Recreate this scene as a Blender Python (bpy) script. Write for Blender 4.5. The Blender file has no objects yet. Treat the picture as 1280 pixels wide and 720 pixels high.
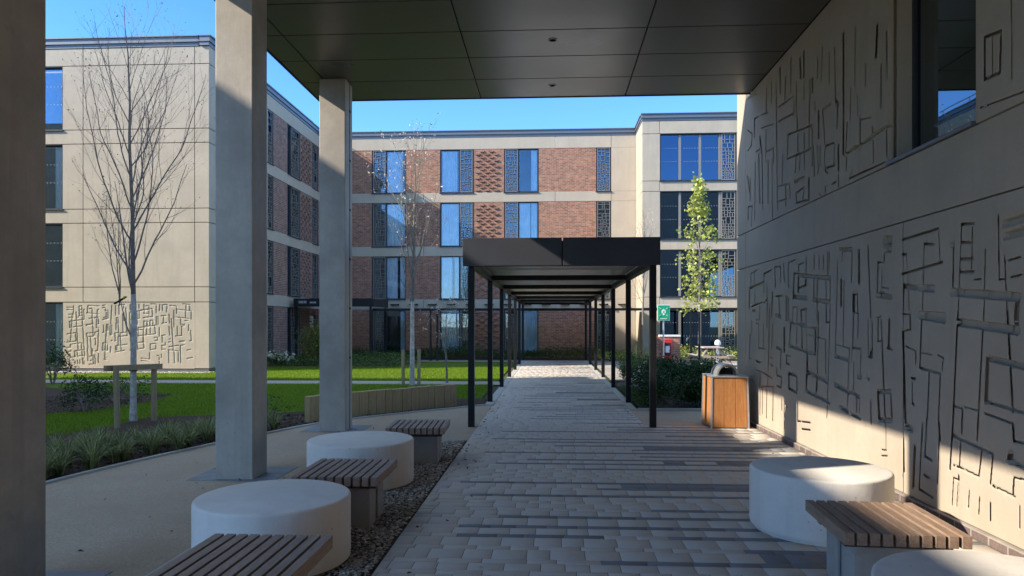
import bpy, math, random
import numpy as np
from mathutils import Vector, Matrix
R = math.radians
rnd = random.Random(11)
nr = np.random.RandomState(7)
sc = bpy.context.scene
col = sc.collection

# ------------------------------------------------------------------ helpers
def tag(o, label=None, cat=None, group=None, kind=None):
    if label: o['label'] = label
    if cat: o['category'] = cat
    if group: o['group'] = group
    if kind: o['kind'] = kind
    return o

def empty(name, loc=(0, 0, 0), rz=0.0, label=None, cat=None, group=None):
    o = bpy.data.objects.new(name, None); col.objects.link(o)
    o.location = loc; o.rotation_euler = (0, 0, rz); o.empty_display_size = 0.2
    return tag(o, label, cat, group)

def root_loc(o):
    while o.parent: o = o.parent
    return tuple(o.location)

def link_mesh(name, me, mat, parent=None, smooth=False):
    o = bpy.data.objects.new(name, me); col.objects.link(o)
    if mat: me.materials.append(mat)
    if parent is not None: o.parent = parent
    if smooth:
        me.polygons.foreach_set('use_smooth', [True] * len(me.polygons))
    return o

def np_mesh(name, V, F, mat, parent=None, smooth=False, k=None):
    """V (n,3) float, F (m,k) int; vertices in world space."""
    V = np.asarray(V, dtype=np.float32); F = np.asarray(F, dtype=np.int32)
    if parent is not None: V = V - np.array(root_loc(parent), dtype=np.float32)
    k = F.shape[1]
    me = bpy.data.meshes.new(name)
    me.vertices.add(len(V)); me.vertices.foreach_set('co', V.ravel())
    me.loops.add(F.size); me.loops.foreach_set('vertex_index', F.ravel())
    me.polygons.add(len(F))
    me.polygons.foreach_set('loop_start', np.arange(0, F.size, k, dtype=np.int32))
    me.polygons.foreach_set('loop_total', np.full(len(F), k, dtype=np.int32))
    me.update(calc_edges=True); me.validate()
    return link_mesh(name, me, mat, parent, smooth)

class MB:
    def __init__(s, tf=None): s.v = []; s.f = []; s.tf = tf
    def add(s, vs, fs):
        n = len(s.v)
        for p in vs: s.v.append(s.tf(p) if s.tf else tuple(p))
        for f in fs: s.f.append(tuple(n + i for i in f))
    def box(s, x0, x1, y0, y1, z0, z1):
        s.add([(x0,y0,z0),(x1,y0,z0),(x1,y1,z0),(x0,y1,z0),(x0,y0,z1),(x1,y0,z1),(x1,y1,z1),(x0,y1,z1)],
              [(0,3,2,1),(4,5,6,7),(0,1,5,4),(1,2,6,5),(2,3,7,6),(3,0,4,7)]); return s
    def bar(s, a, b, w, h=None):
        h = h or w; a = Vector(a); b = Vector(b); d = (b - a).normalized()
        up = Vector((0,0,1)) if abs(d.z) < .95 else Vector((0,1,0))
        x = d.cross(up).normalized(); y = x.cross(d).normalized()
        vs = [tuple(p + x*i*w/2 + y*j*h/2) for p in (a, b) for i, j in ((-1,-1),(1,-1),(1,1),(-1,1))]
        s.add(vs, [(0,3,2,1),(4,5,6,7),(0,1,5,4),(1,2,6,5),(2,3,7,6),(3,0,4,7)]); return s
    def tube(s, pts, rs, n=6, cap=True):
        pts = [Vector(p) for p in pts]; base = len(s.v); vs = []; fs = []
        ref = Vector((1, 0, 0))
        for i, p in enumerate(pts):
            d = (pts[min(i+1, len(pts)-1)] - pts[max(i-1, 0)]).normalized()
            if abs(d.dot(ref)) > .9: ref = Vector((0, 1, 0))
            x = d.cross(ref).normalized(); y = d.cross(x)
            r = rs[i] if hasattr(rs, '__len__') else rs
            for k in range(n):
                a = 2*math.pi*k/n; vs.append(tuple(p + x*math.cos(a)*r + y*math.sin(a)*r))
        for i in range(len(pts)-1):
            for k in range(n):
                a, b = i*n+k, i*n+(k+1) % n; fs.append((a, b, b+n, a+n))
        if cap: fs.append(tuple(range(n))[::-1]); fs.append(tuple(range((len(pts)-1)*n, len(pts)*n)))
        s.add(vs, fs); return s
    def lathe(s, cx, cy, prof, n=48):
        vs = []; fs = []
        for r, z in prof:
            for k in range(n):
                a = 2*math.pi*k/n; vs.append((cx + r*math.cos(a), cy + r*math.sin(a), z))
        m = len(prof)
        for i in range(m-1):
            for k in range(n):
                a, b = i*n+k, i*n+(k+1) % n; fs.append((a, b, b+n, a+n))
        fs.append(tuple(range(n))[::-1]); fs.append(tuple(range((m-1)*n, m*n)))
        s.add(vs, fs); return s
    def prism(s, pts, z0, z1):
        n = len(pts); s.add([(x, y, z0) for x, y in pts] + [(x, y, z1) for x, y in pts],
            [tuple(range(n))[::-1], tuple(range(n, 2*n))] + [(i, (i+1) % n, n+(i+1) % n, n+i) for i in range(n)]); return s
    def build(s, name, mat, parent=None, bevel=0, smooth=False, seg=2):
        off = Vector(root_loc(parent)) if parent is not None else Vector((0,0,0))
        me = bpy.data.meshes.new(name)
        me.from_pydata([(p[0]-off.x, p[1]-off.y, p[2]-off.z) for p in s.v], [], s.f); me.update()
        o = link_mesh(name, me, mat, parent, smooth)
        if bevel:
            m = o.modifiers.new('bevel', 'BEVEL'); m.width = bevel; m.segments = seg; m.limit_method = 'ANGLE'; m.angle_limit = R(50)
        if smooth:
            try: me.set_sharp_from_angle(angle=R(40))
            except Exception: pass
        return o

def kids(o): return [c for c in list(col.objects) if c.parent == o]
def copy_tree(o, parent=None):
    c = o.copy(); col.objects.link(c); c.parent = parent
    for ch in kids(o): copy_tree(ch, c)
    return c

# ------------------------------------------------------------------ materials
class NT:
    def __init__(s, name):
        s.m = bpy.data.materials.new(name); s.m.use_nodes = True
        s.n = s.m.node_tree.nodes; s.l = s.m.node_tree.links
        s.b = s.n['Principled BSDF']; s.out = s.n['Material Output']
    def node(s, t, **k):
        n = s.n.new(t)
        for a, v in k.items(): setattr(n, a, v)
        return n
    def set(s, inp, v):
        if hasattr(v, 'is_linked') or hasattr(v, 'node'): s.l.new(v, inp)
        else: inp.default_value = v
    def pos(s):
        return s.node('ShaderNodeNewGeometry').outputs['Position']
    def noise(s, scale, detail=4, rough=.55, vec=None, stretch=None, dist=0):
        n = s.node('ShaderNodeTexNoise'); n.inputs['Scale'].default_value = scale
        n.inputs['Detail'].default_value = detail; n.inputs['Roughness'].default_value = rough
        n.inputs['Distortion'].default_value = dist
        v = vec or s.pos()
        if stretch:
            mp = s.node('ShaderNodeMapping'); mp.inputs['Scale'].default_value = stretch; s.l.new(v, mp.inputs[0]); v = mp.outputs[0]
        s.l.new(v, n.inputs['Vector']); return n.outputs['Fac']
    def ramp(s, fac, stops):
        r = s.node('ShaderNodeValToRGB'); e = r.color_ramp.elements
        while len(e) < len(stops): e.new(.5)
        for i, (p, c) in enumerate(stops):
            e[i].position = p; e[i].color = (c + (1,)) if hasattr(c, '__len__') and len(c) == 3 else ((c, c, c, 1) if not hasattr(c, '__len__') else c)
        s.l.new(fac, r.inputs[0]); return r.outputs[0]
    def mix(s, fac, a, b, mode='MIX'):
        m = s.node('ShaderNodeMix', data_type='RGBA', blend_type=mode)
        s.set(m.inputs[0], fac)
        for i, v in ((6, a), (7, b)):
            if isinstance(v, tuple): m.inputs[i].default_value = v + (1,) if len(v) == 3 else v
            else: s.l.new(v, m.inputs[i])
        return m.outputs[2]
    def math(s, op, a, b=0.0):
        m = s.node('ShaderNodeMath', operation=op); s.set(m.inputs[0], a); s.set(m.inputs[1], b); return m.outputs[0]
    def bump(s, h, strength=.3, dist=.01):
        b = s.node('ShaderNodeBump'); b.inputs['Strength'].default_value = strength; b.inputs['Distance'].default_value = dist
        s.l.new(h, b.inputs['Height']); s.l.new(b.outputs[0], s.b.inputs['Normal']); return b
    def color(s, c):
        if isinstance(c, tuple): s.b.inputs['Base Color'].default_value = c + (1,)
        else: s.l.new(c, s.b.inputs['Base Color'])
    def rough(s, v): s.set(s.b.inputs['Roughness'], v)

def concrete(name, c, var=.14, stain=.12, rough=.85, bump=.25, pores=True):
    t = NT(name)
    a = t.noise(1.3, 5, .6); b = t.noise(9, 6, .7); g = t.noise(70, 3, .6)
    streak = t.noise(1.0, 4, .6, stretch=(5, 5, .35))
    d = lambda k: tuple(x*k for x in c)
    base = t.ramp(a, [(.3, d(1-var)), (.7, d(1+var))])
    base = t.mix(t.ramp(b, [(.35, 0.0), (.75, .35)]), base, d(1-stain*1.6), 'MIX')
    base = t.mix(t.ramp(streak, [(.52, 0.0), (.72, stain*3)]), base, d(.72))
    base = t.mix(t.ramp(g, [(.3, .25), (.5, 0.0)]), base, d(.78))
    sc2 = t.noise(3.2, 7, .75, dist=.8)
    base = t.mix(t.ramp(sc2, [(.60, 0.0), (.74, stain*2.2)]), base, d(.55))
    t.color(base); t.rough(rough)
    h = t.math('ADD', t.math('MULTIPLY', g, .5), b)
    if pores:
        v = t.node('ShaderNodeTexVoronoi'); v.inputs['Scale'].default_value = 22; t.l.new(t.pos(), v.inputs[0])
        pit = t.ramp(v.outputs['Distance'], [(.04, 0.0), (.1, 1.0)])
        h = t.math('ADD', h, t.math('MULTIPLY', pit, .5))
        v2 = t.node('ShaderNodeTexVoronoi'); v2.inputs['Scale'].default_value = 13; t.l.new(t.pos(), v2.inputs[0])
        spot = t.math('LESS_THAN', v2.outputs['Distance'], .085); sepc = t.node('ShaderNodeSeparateColor'); t.l.new(v2.outputs['Color'], sepc.inputs[0])
        spot = t.math('MULTIPLY', spot, t.math('GREATER_THAN', sepc.outputs[0], .72))
        t.color(t.mix(t.math('MULTIPLY', spot, .6), base, d(.35)))
    t.bump(h, bump, .006)
    return t.m

def brick(name, axis, c1, c2, mortar, bw=.225, bh=.075, ms=.014, sc_=1.0):
    t = NT(name)
    sp = t.node('ShaderNodeSeparateXYZ'); t.l.new(t.pos(), sp.inputs[0])
    cb = t.node('ShaderNodeCombineXYZ'); t.l.new(sp.outputs[axis], cb.inputs[0]); t.l.new(sp.outputs[2], cb.inputs[1])
    br = t.node('ShaderNodeTexBrick', offset=.5); t.l.new(cb.outputs[0], br.inputs[0])
    br.inputs['Scale'].default_value = 1; br.inputs['Brick Width'].default_value = bw; br.inputs['Row Height'].default_value = bh
    br.inputs['Mortar Size'].default_value = ms; br.inputs['Mortar Smooth'].default_value = .1; br.inputs['Bias'].default_value = -.1
    br.inputs['Color1'].default_value = c1+(1,); br.inputs['Color2'].default_value = c2+(1,); br.inputs['Mortar'].default_value = mortar+(1,)
    n = t.noise(5, 4); m2 = t.noise(60, 3)
    cc = t.mix(t.ramp(n, [(.35, 0.0), (.7, .5)]), br.outputs['Color'], tuple(x*.6 for x in c2))
    cc = t.mix(t.ramp(m2, [(.3, .2), (.6, 0.0)]), cc, (.42, .24, .16))
    t.color(cc); t.rough(.9)
    h = t.math('SUBTRACT', 1.0, br.outputs['Fac'])
    t.bump(t.math('ADD', h, t.math('MULTIPLY', m2, .3)), .9, .012)
    return t.m

def plain(name, c, rough=.5, metal=0.0, var=.1, nscale=12, bump=.0, spec=None):
    t = NT(name); n = t.noise(nscale, 4)
    t.color(t.ramp(n, [(.3, tuple(x*(1-var) for x in c)), (.7, tuple(min(1, x*(1+var)) for x in c))]))
    t.rough(rough); t.b.inputs['Metallic'].default_value = metal
    if spec is not None: t.b.inputs['Specular IOR Level'].default_value = spec
    if bump: t.bump(t.noise(nscale*6, 3), bump, .004)
    return t.m

def wood(name, c1, c2, axis=1, rough=.6, scale=1.0, island=True):
    """grain running along the given axis (0 x, 1 y, 2 z), each board a little different"""
    t = NT(name)
    st = [14*scale]*3; st[axis] = .9*scale
    tc = t.node('ShaderNodeTexCoord').outputs['Object']
    g = t.noise(3.0, 6, .65, vec=tc, stretch=tuple(st), dist=.6)
    f = t.noise(14.0, 5, .6, vec=tc, stretch=tuple(st))
    base = t.ramp(g, [(.3, c1), (.52, tuple((a+b)/2 for a, b in zip(c1, c2))), (.7, c2)])
    base = t.mix(t.ramp(f, [(.35, .5), (.55, 0.0)]), base, tuple(x*.5 for x in c1))
    if island:
        r = t.node('ShaderNodeNewGeometry').outputs['Random Per Island']
        base = t.mix(t.math('MULTIPLY', r, .55), base, tuple(x*.45 for x in c2))
    t.color(base); t.rough(rough); t.bump(t.math('ADD', g, f), .4, .004)
    return t.m

def leafmat(name, c1, c2, trans=.35):
    t = NT(name)
    r = t.node('ShaderNodeNewGeometry').outputs['Random Per Island']
    cc = t.ramp(r, [(0.0, c1), (.6, c2), (1.0, tuple(min(1, x*1.5) for x in c2))])
    t.color(cc); t.rough(.6); t.b.inputs['Specular IOR Level'].default_value = .25
    tr = t.node('ShaderNodeBsdfTranslucent'); t.l.new(cc, tr.inputs[0])
    mx = t.node('ShaderNodeMixShader'); mx.inputs[0].default_value = trans
    t.l.new(t.b.outputs[0], mx.inputs[1]); t.l.new(tr.outputs[0], mx.inputs[2]); t.l.new(mx.outputs[0], t.out.inputs[0])
    return t.m

def glassmat(name, refl=.3, tint=(.75, .85, .95), trans=(.65, .75, .78)):
    t = NT(name); t.n.remove(t.b)
    g = t.node('ShaderNodeBsdfGlossy'); g.inputs['Color'].default_value = tint+(1,); g.inputs['Roughness'].default_value = .015
    n = t.noise(.7, 2, .5); bp = t.node('ShaderNodeBump'); bp.inputs['Strength'].default_value = .03; bp.inputs['Distance'].default_value = .05
    t.l.new(n, bp.inputs['Height']); t.l.new(bp.outputs[0], g.inputs['Normal'])
    tr = t.node('ShaderNodeBsdfTransparent'); tr.inputs[0].default_value = trans+(1,)
    fr = t.node('ShaderNodeFresnel'); fr.inputs['IOR'].default_value = 1.5
    mx = t.node('ShaderNodeMixShader'); f = t.math('ADD', t.math('MULTIPLY', fr.outputs[0], 1.2), refl)
    f = t.math('MINIMUM', f, 1.0); t.l.new(f, mx.inputs[0])
    t.l.new(tr.outputs[0], mx.inputs[1]); t.l.new(g.outputs[0], mx.inputs[2]); t.l.new(mx.outputs[0], t.out.inputs[0])
    return t.m

M = {}
M['facade'] = concrete('facade_concrete', (.46, .39, .295), .10, .13, bump=.12)
M['facade_b'] = concrete('facade_concrete_band', (.46, .39, .295), .07, .08, bump=.12)
M['wall'] = concrete('relief_concrete', (.43, .36, .275), .09, .10, bump=.25, pores=False)
M['column'] = concrete('column_concrete', (.44, .385, .31), .26, .22, rough=.7, bump=.3)
M['drum'] = concrete('drum_concrete', (.80, .74, .655), .08, .12, rough=.8, bump=.4)
M['legc'] = concrete('speckled_concrete', (.36, .34, .31), .12, .2, bump=.5)
M['kerb'] = concrete('kerb_concrete', (.45, .43, .39), .1, .1)
M['slab'] = plain('blue_slate_slab', (.18, .195, .21), .6, var=.2, nscale=8, bump=.2)
M['brick_y'] = brick('brick_front', 0, (.54, .20, .105), (.22, .075, .045), (.36, .29, .22))
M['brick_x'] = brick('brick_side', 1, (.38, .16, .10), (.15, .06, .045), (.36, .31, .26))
M['brick_p'] = plain('projecting_brick', (.44, .19, .115), .9, var=.35, nscale=6, bump=.4)
M['plinth'] = brick('plinth_brick', 1, (.17, .13, .12), (.11, .085, .08), (.36, .33, .29), .215, .078, .01)
M['metal_coping'] = plain('grey_metal_coping', (.16, .165, .175), .45, .3, .05)
M['frame'] = plain('dark_window_frame', (.035, .038, .045), .45, .2)
M['mullion'] = plain('bronze_grey_mullion', (.23, .21, .18), .5, .1)
M['screen'] = plain('fretwork_metal', (.36, .33, .28), .5, .3)
M['screen_dark'] = plain('dark_fretwork_metal', (.26, .24, .205), .5, .3)
M['black'] = plain('black_painted_steel', (.010, .010, .012), .45, .0, .15, spec=.3)
M['fascia'] = plain('dark_grey_fascia', (.045, .047, .055), .5, .1, .12, 2)
M['dark'] = plain('dark_interior', (.018, .02, .022), .9)
M['interior'] = plain('room_interior', (.05, .055, .06), .9, var=.5, nscale=1)
M['curtain'] = plain('pale_curtain', (.86, .90, .88), .9, var=.12, nscale=3)
M['glass'] = glassmat('window_glass', .04, (.85, .93, 1.0), (.93, .97, .99))
M['glass_big'] = glassmat('tinted_glass', .13, (.5, .7, .98), (.30, .38, .42))
M['glass_dark'] = glassmat('dark_glass', .22, (.6, .72, .8), (.10, .14, .13))
M['dots'] = plain('white_glass_dots', (.45, .47, .48), .6)
M['white'] = plain('white_paint', (.75, .75, .74), .5)
M['steel'] = plain('galvanised_steel', (.48, .49, .50), .38, .7, .1)
M['red'] = plain('red_cabinet_paint', (.55, .03, .03), .4, 0, .08)
M['green_sign'] = plain('green_sign_face', (.0, .33, .16), .45, 0, .04)
M['soil'] = plain('bark_mulch_soil', (.075, .055, .04), .95, var=.5, nscale=25, bump=.9)
M['bark_pale'] = plain('birch_bark', (.46, .41, .36), .8, var=.35, nscale=14, bump=.5)
M['bark_dark'] = plain('dark_twig_bark', (.19, .15, .12), .8, var=.3, nscale=14, bump=.3)
M['bark_grey'] = plain('grey_young_bark', (.17, .145, .115), .8, var=.3, nscale=14, bump=.3)
M['bud'] = plain('pale_buds', (.55, .46, .38), .8, var=.25)
M['slat'] = wood('hardwood_slat', (.27, .165, .105), (.47, .33, .23), 1)
M['binwood'] = wood('orange_hardwood', (.42, .16, .045), (.58, .26, .085), 2, .5)
M['sleeper'] = wood('oak_sleeper', (.36, .235, .10), (.56, .39, .19), 2, .8)
M['stake'] = wood('timber_stake', (.33, .23, .115), (.50, .38, .22), 2, .8)
M['pale_wood'] = wood('weathered_wood', (.42, .33, .27), (.58, .47, .40), 0, .8)
M['leaf_dark'] = leafmat('dark_hedge_leaf', (.012, .03, .010), (.035, .075, .02), .2)
M['leaf_ground'] = leafmat('groundcover_leaf', (.04, .075, .02), (.10, .16, .045))
M['leaf_lime'] = leafmat('fresh_lime_leaf', (.22, .28, .05), (.44, .47, .13), .4)
M['leaf_olive'] = leafmat('olive_shrub_leaf', (.07, .09, .02), (.17, .17, .04))
M['leaf_cream'] = leafmat('cream_flower', (.35, .33, .22), (.55, .52, .40), .2)
M['liriope'] = leafmat('strap_leaf_grass', (.08, .10, .03), (.27, .29, .12), .25)
M['yellow'] = plain('yellow_tag', (.75, .55, .03), .6)

def dirt(c1, c2, c3, name, s=30):
    t = NT(name); a = t.noise(s, 6, .7); b = t.noise(1.1, 4, .6); v = t.noise(s*5, 3, .6)
    x = t.ramp(a, [(.3, c1), (.5, c2), (.72, c3)])
    x = t.mix(t.ramp(b, [(.35, 0.0), (.7, .45)]), x, c1)
    t.color(x); t.rough(.95); t.b.inputs['Specular IOR Level'].default_value = .15; t.bump(t.math('ADD', a, v), .6, .01); return t.m
M['resin'] = dirt((.37, .285, .20), (.48, .375, .27), (.60, .485, .36), 'resin_bound_gravel', 60)
M['pale_paving'] = dirt((.34, .30, .26), (.40, .36, .31), (.46, .42, .37), 'pale_paving', 10)
M['lawn'] = dirt((.055, .105, .010), (.105, .165, .014), (.17, .24, .022), 'lawn_turf', 25)
M['mulch'] = dirt((.025, .017, .012), (.075, .052, .036), (.15, .11, .08), 'bark_mulch', 22)
M['ground'] = dirt((.05, .06, .03), (.08, .09, .05), (.11, .11, .07), 'outer_ground', 3)
M['grassblade'] = leafmat('grass_blade', (.08, .15, .006), (.18, .27, .012), .35)

def pebblemat():
    t = NT('pebble'); r = t.node('ShaderNodeNewGeometry').outputs['Random Per Island']
    t.color(t.ramp(r, [(0.0, (.18, .155, .13)), (.35, (.38, .32, .25)), (.7, (.56, .49, .40)), (1.0, (.74, .69, .6))])); t.rough(.75); return t.m
M['pebble'] = pebblemat()
def pavemat():
    t = NT('paving_block'); at = t.node('ShaderNodeVertexColor', layer_name='Col').outputs[0]
    n = t.noise(45, 5, .7); l = t.noise(1.6, 5, .6); s2 = t.noise(.5, 3)
    c = t.mix(t.ramp(n, [(.3, .12), (.6, 0.0)]), at, t.mix(1.0, at, (.6, .6, .6), 'MULTIPLY'))
    c = t.mix(t.ramp(l, [(.55, 0.0), (.8, .12)]), c, (.13, .115, .09))
    t.color(c); t.rough(t.ramp(s2, [(.3, .68), (.7, .85)])); t.bump(t.noise(240, 3, .6), .12, .001); return t.m
M['paver'] = pavemat()
def soffitmat():
    t = NT('soffit_metal'); n = t.noise(180, 2, .5); l = t.noise(.8, 3)
    t.color(t.mix(t.ramp(n, [(.35, .0), (.65, .5)]), (.085, .08, .066), (.125, .117, .098)))
    t.b.inputs['Metallic'].default_value = .1; t.b.inputs['Specular IOR Level'].default_value = .28; t.rough(t.ramp(l, [(.3, .27), (.7, .36)])); t.bump(n, .05, .002); return t.m
M['soffit'] = soffitmat()
M['roof_panel'] = plain('gloss_roof_panel', (.60, .58, .53), .22, .1, .1, 3)

# tilt transforms for facades: local (u along the wall, d into the wall, z up)
def face_front(Y0): return lambda p: (p[0], Y0 + p[1], p[2])              # faces -Y
def face_right(X0): return lambda p: (X0 - p[1], p[0], p[2])              # faces +X
def face_left(X0): return lambda p: (X0 + p[1], -p[0], p[2])              # faces -X
LOWER = """659 237 600 239 30;600 239 597 211 20;660 206 594 211 30;659 224 652 223 30;652 223 647 174 20;622 229 607 227 30;622 229 625 167 20;628 192 607 190 60;656 195 634 192 40;656 195 658 169 20;628 169 591 167 60;581 224 578 224 40;578 224 579 186 25;580 186 500 179 60;567 238 551 236 30;567 238 572 164 20;567 224 553 222 30;567 211 552 210 30;568 201 551 200 30;553 236 554 201 20;550 194 542 194 20;537 215 539 164 20;522 238 521 192 20;515 231 487 233 50;514 222 487 224 50;521 192 514 192 20;510 205 498 206 20;508 193 497 194 20;515 208 512 163 20;501 179 502 163 50;693 241 681 239 80;693 232 681 231 60;695 227 695 219 20;702 192 681 186 30;699 213 699 195 20;659 170 646 169 20;646 169 645 156 30;645 156 659 154 20;658 154 653 68 35;653 68 642 67 40;653 141 636 137 20;636 137 636 126 20;643 113 637 113 30;642 109 642 91 20;642 91 639 90 30;628 168 591 164 60;626 168 629 123 30;629 123 597 120 30;627 136 610 135 20;600 135 592 133 20;593 133 594 123 20;614 120 617 81 25;597 120 600 81 25;572 170 580 69 30;571 162 501 156 60;539 169 539 158 20;540 158 547 74 25;512 169 506 100 30;502 169 502 156 40;534 136 487 131 40;534 136 536 104 40;536 104 487 100 30;685 165 686 138 25;686 138 679 137 30;702 97 683 98 30;681 98 678 73 20;702 68 679 70 25;700 164 691 61 20;576 96 566 95 25;566 95 567 76 30;563 97 546 96 20;537 95 506 92 25;506 92 505 81 30;618 80 620 62 30;600 81 597 66 30;625 76 625 61 20;578 73 569 71 30;691 66 691 41 20;699 40 690 41 20;657 57 656 28 25;657 28 659 23 20;653 70 642 68 50;637 53 640 18 35;625 75 630 18 25;630 18 608 16 25;618 76 621 48 30;621 48 610 47 30;598 79 601 30 25;622 32 614 31 30;579 72 528 67 30;579 81 583 45 30;568 71 570 49 25;571 49 545 47 25;541 68 545 47 25;528 67 531 45 25;578 49 570 49 20;578 39 580 17 20;571 36 573 18 30;571 42 571 39 30;557 34 558 21 20;544 32 545 19 20;531 31 531 18 20;528 44 504 42 25;505 54 506 43 25;505 55 494 56 20;508 70 509 66 60;508 66 487 63 40;506 89 505 80 30;505 80 487 80 25;499 37 499 22 20;700 34 688 36 20;578 39 571 39 20;547 86 547 75 20;566 83 567 76 20;874 243 874 228 20;858 241 858 227 20;845 240 845 225 20;833 243 832 217 30;827 242 828 222 25;922 223 824 213 50;864 216 865 166 20;824 213 826 165 20;838 214 836 166 20;876 190 826 186 50;875 217 875 190 25;804 230 808 165 25;798 243 768 240 40;792 243 792 230 20;766 240 768 206 30;749 237 752 237 30;749 236 749 203 40;729 239 723 168 30;794 210 794 181 40;787 207 788 165 25;762 192 762 174 60;762 192 753 192 30;754 191 752 165 25;707 221 709 188 30;709 189 680 186 40;707 221 699 220 20;699 212 699 196 20;699 196 685 194 20;694 227 694 220 20;922 194 897 193 40;903 220 903 210 25;922 208 903 210 25;922 178 900 180 30;919 178 919 166 20;901 243 901 222 20;710 167 701 168 20;922 157 869 156 25;869 156 870 125 35;922 129 870 124 30;917 176 914 130 25;901 176 895 101 25;895 148 838 143 15;838 143 838 103 15;860 175 865 82 20;897 102 831 94 45;897 102 901 78 30;901 78 826 71 40;831 94 833 71 25;866 94 869 71 20;833 70 835 53 20;838 175 836 163 20;838 163 826 163 20;825 175 831 96 20;807 174 811 124 25;811 125 775 122 35;788 174 789 137 25;806 138 773 135 15;773 135 777 90 25;811 93 773 88 50;777 88 779 72 20;762 173 751 172 20;751 172 752 147 25;763 172 765 136 30;766 136 745 135 30;766 134 768 120 25;762 120 763 92 25;768 89 749 86 40;755 85 755 70 30;749 86 749 70 20;797 70 777 67 50;768 66 747 63 40;745 133 747 106 20;752 106 744 106 40;731 108 726 106 40;729 165 728 128 20;720 162 719 130 30;728 128 719 128 30;722 133 722 129 50;707 165 707 144 30;707 144 697 144 20;701 165 693 70 25;707 167 707 165 20;684 164 685 138 35;688 138 679 137 30;707 95 682 98 40;707 95 704 68 40;704 68 679 71 40;682 98 679 72 30;723 84 722 62 30;1144 241 1108 245 20;1144 241 1144 219 20;1125 243 1125 224 20;1075 236 1075 209 25;1075 236 1040 239 30;1154 218 1075 224 35;1152 218 1152 187 35;1140 189 1082 194 30;1075 193 1059 197 35;1061 221 1059 198 30;1122 216 1122 193 20;1024 242 1021 214 25;1024 242 999 241 20;999 241 1000 220 20;986 243 983 219 25;966 242 966 211 25;966 243 938 245 20;927 237 909 238 20;927 237 928 224 20;943 227 880 221 25;944 227 947 195 35;946 197 899 193 50;928 221 928 203 35;928 207 901 209 25;901 219 901 209 25;901 242 901 223 20;1034 205 1037 173 40;1018 200 993 200 30;1006 200 1004 176 25;1021 174 996 171 40;975 198 975 166 20;967 197 967 166 20;1096 189 1096 170 20;1047 189 1049 157 30;949 183 949 163 25;933 182 933 165 20;949 183 935 183 20;917 178 917 158 30;917 179 899 179 30;957 162 904 161 30;957 162 957 156 20;1059 193 1061 157 25;1118 168 1097 167 20;1136 182 1120 182 40;1139 165 1137 144 20;1149 144 1153 106 25;1153 106 1144 106 20;1116 162 1101 161 20;1101 162 1101 125 25;1101 125 1069 124 25;1078 160 1078 125 20;1034 160 1038 127 25;1049 167 1057 70 30;983 155 983 123 40;1015 128 994 125 40;997 125 999 100 20;958 166 962 132 30;962 132 880 125 40;953 162 880 156 30;934 155 935 136 20;916 158 916 130 25;974 119 974 107 25;974 119 956 118 20;974 108 960 107 25;1116 105 1090 104 20;1116 103 1095 102 20;1042 113 1034 112 30;1042 102 1032 101 30;1086 89 1034 83 30;1116 90 1095 89 20;1095 89 1096 23 20;1015 99 1014 89 30;1014 89 995 88 25;995 88 997 74 20;1015 74 997 73 30;1086 67 1030 72 25;1084 67 1084 27 20;1061 69 1064 23 20;1032 71 1034 23 20;964 95 934 94 35;964 95 964 75 35;964 75 934 72 35;934 94 934 73 25;896 99 880 100 30;901 98 901 78 30;901 78 880 77 30;980 50 970 50 25;981 50 983 35 30;931 61 931 36 20;931 36 887 40 30;916 28 887 31 30;898 125 900 102 20;994 56 994 43 30;1149 73 1130 71 20;1158 43 1130 39 20;983 28 983 19 30"""
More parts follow.
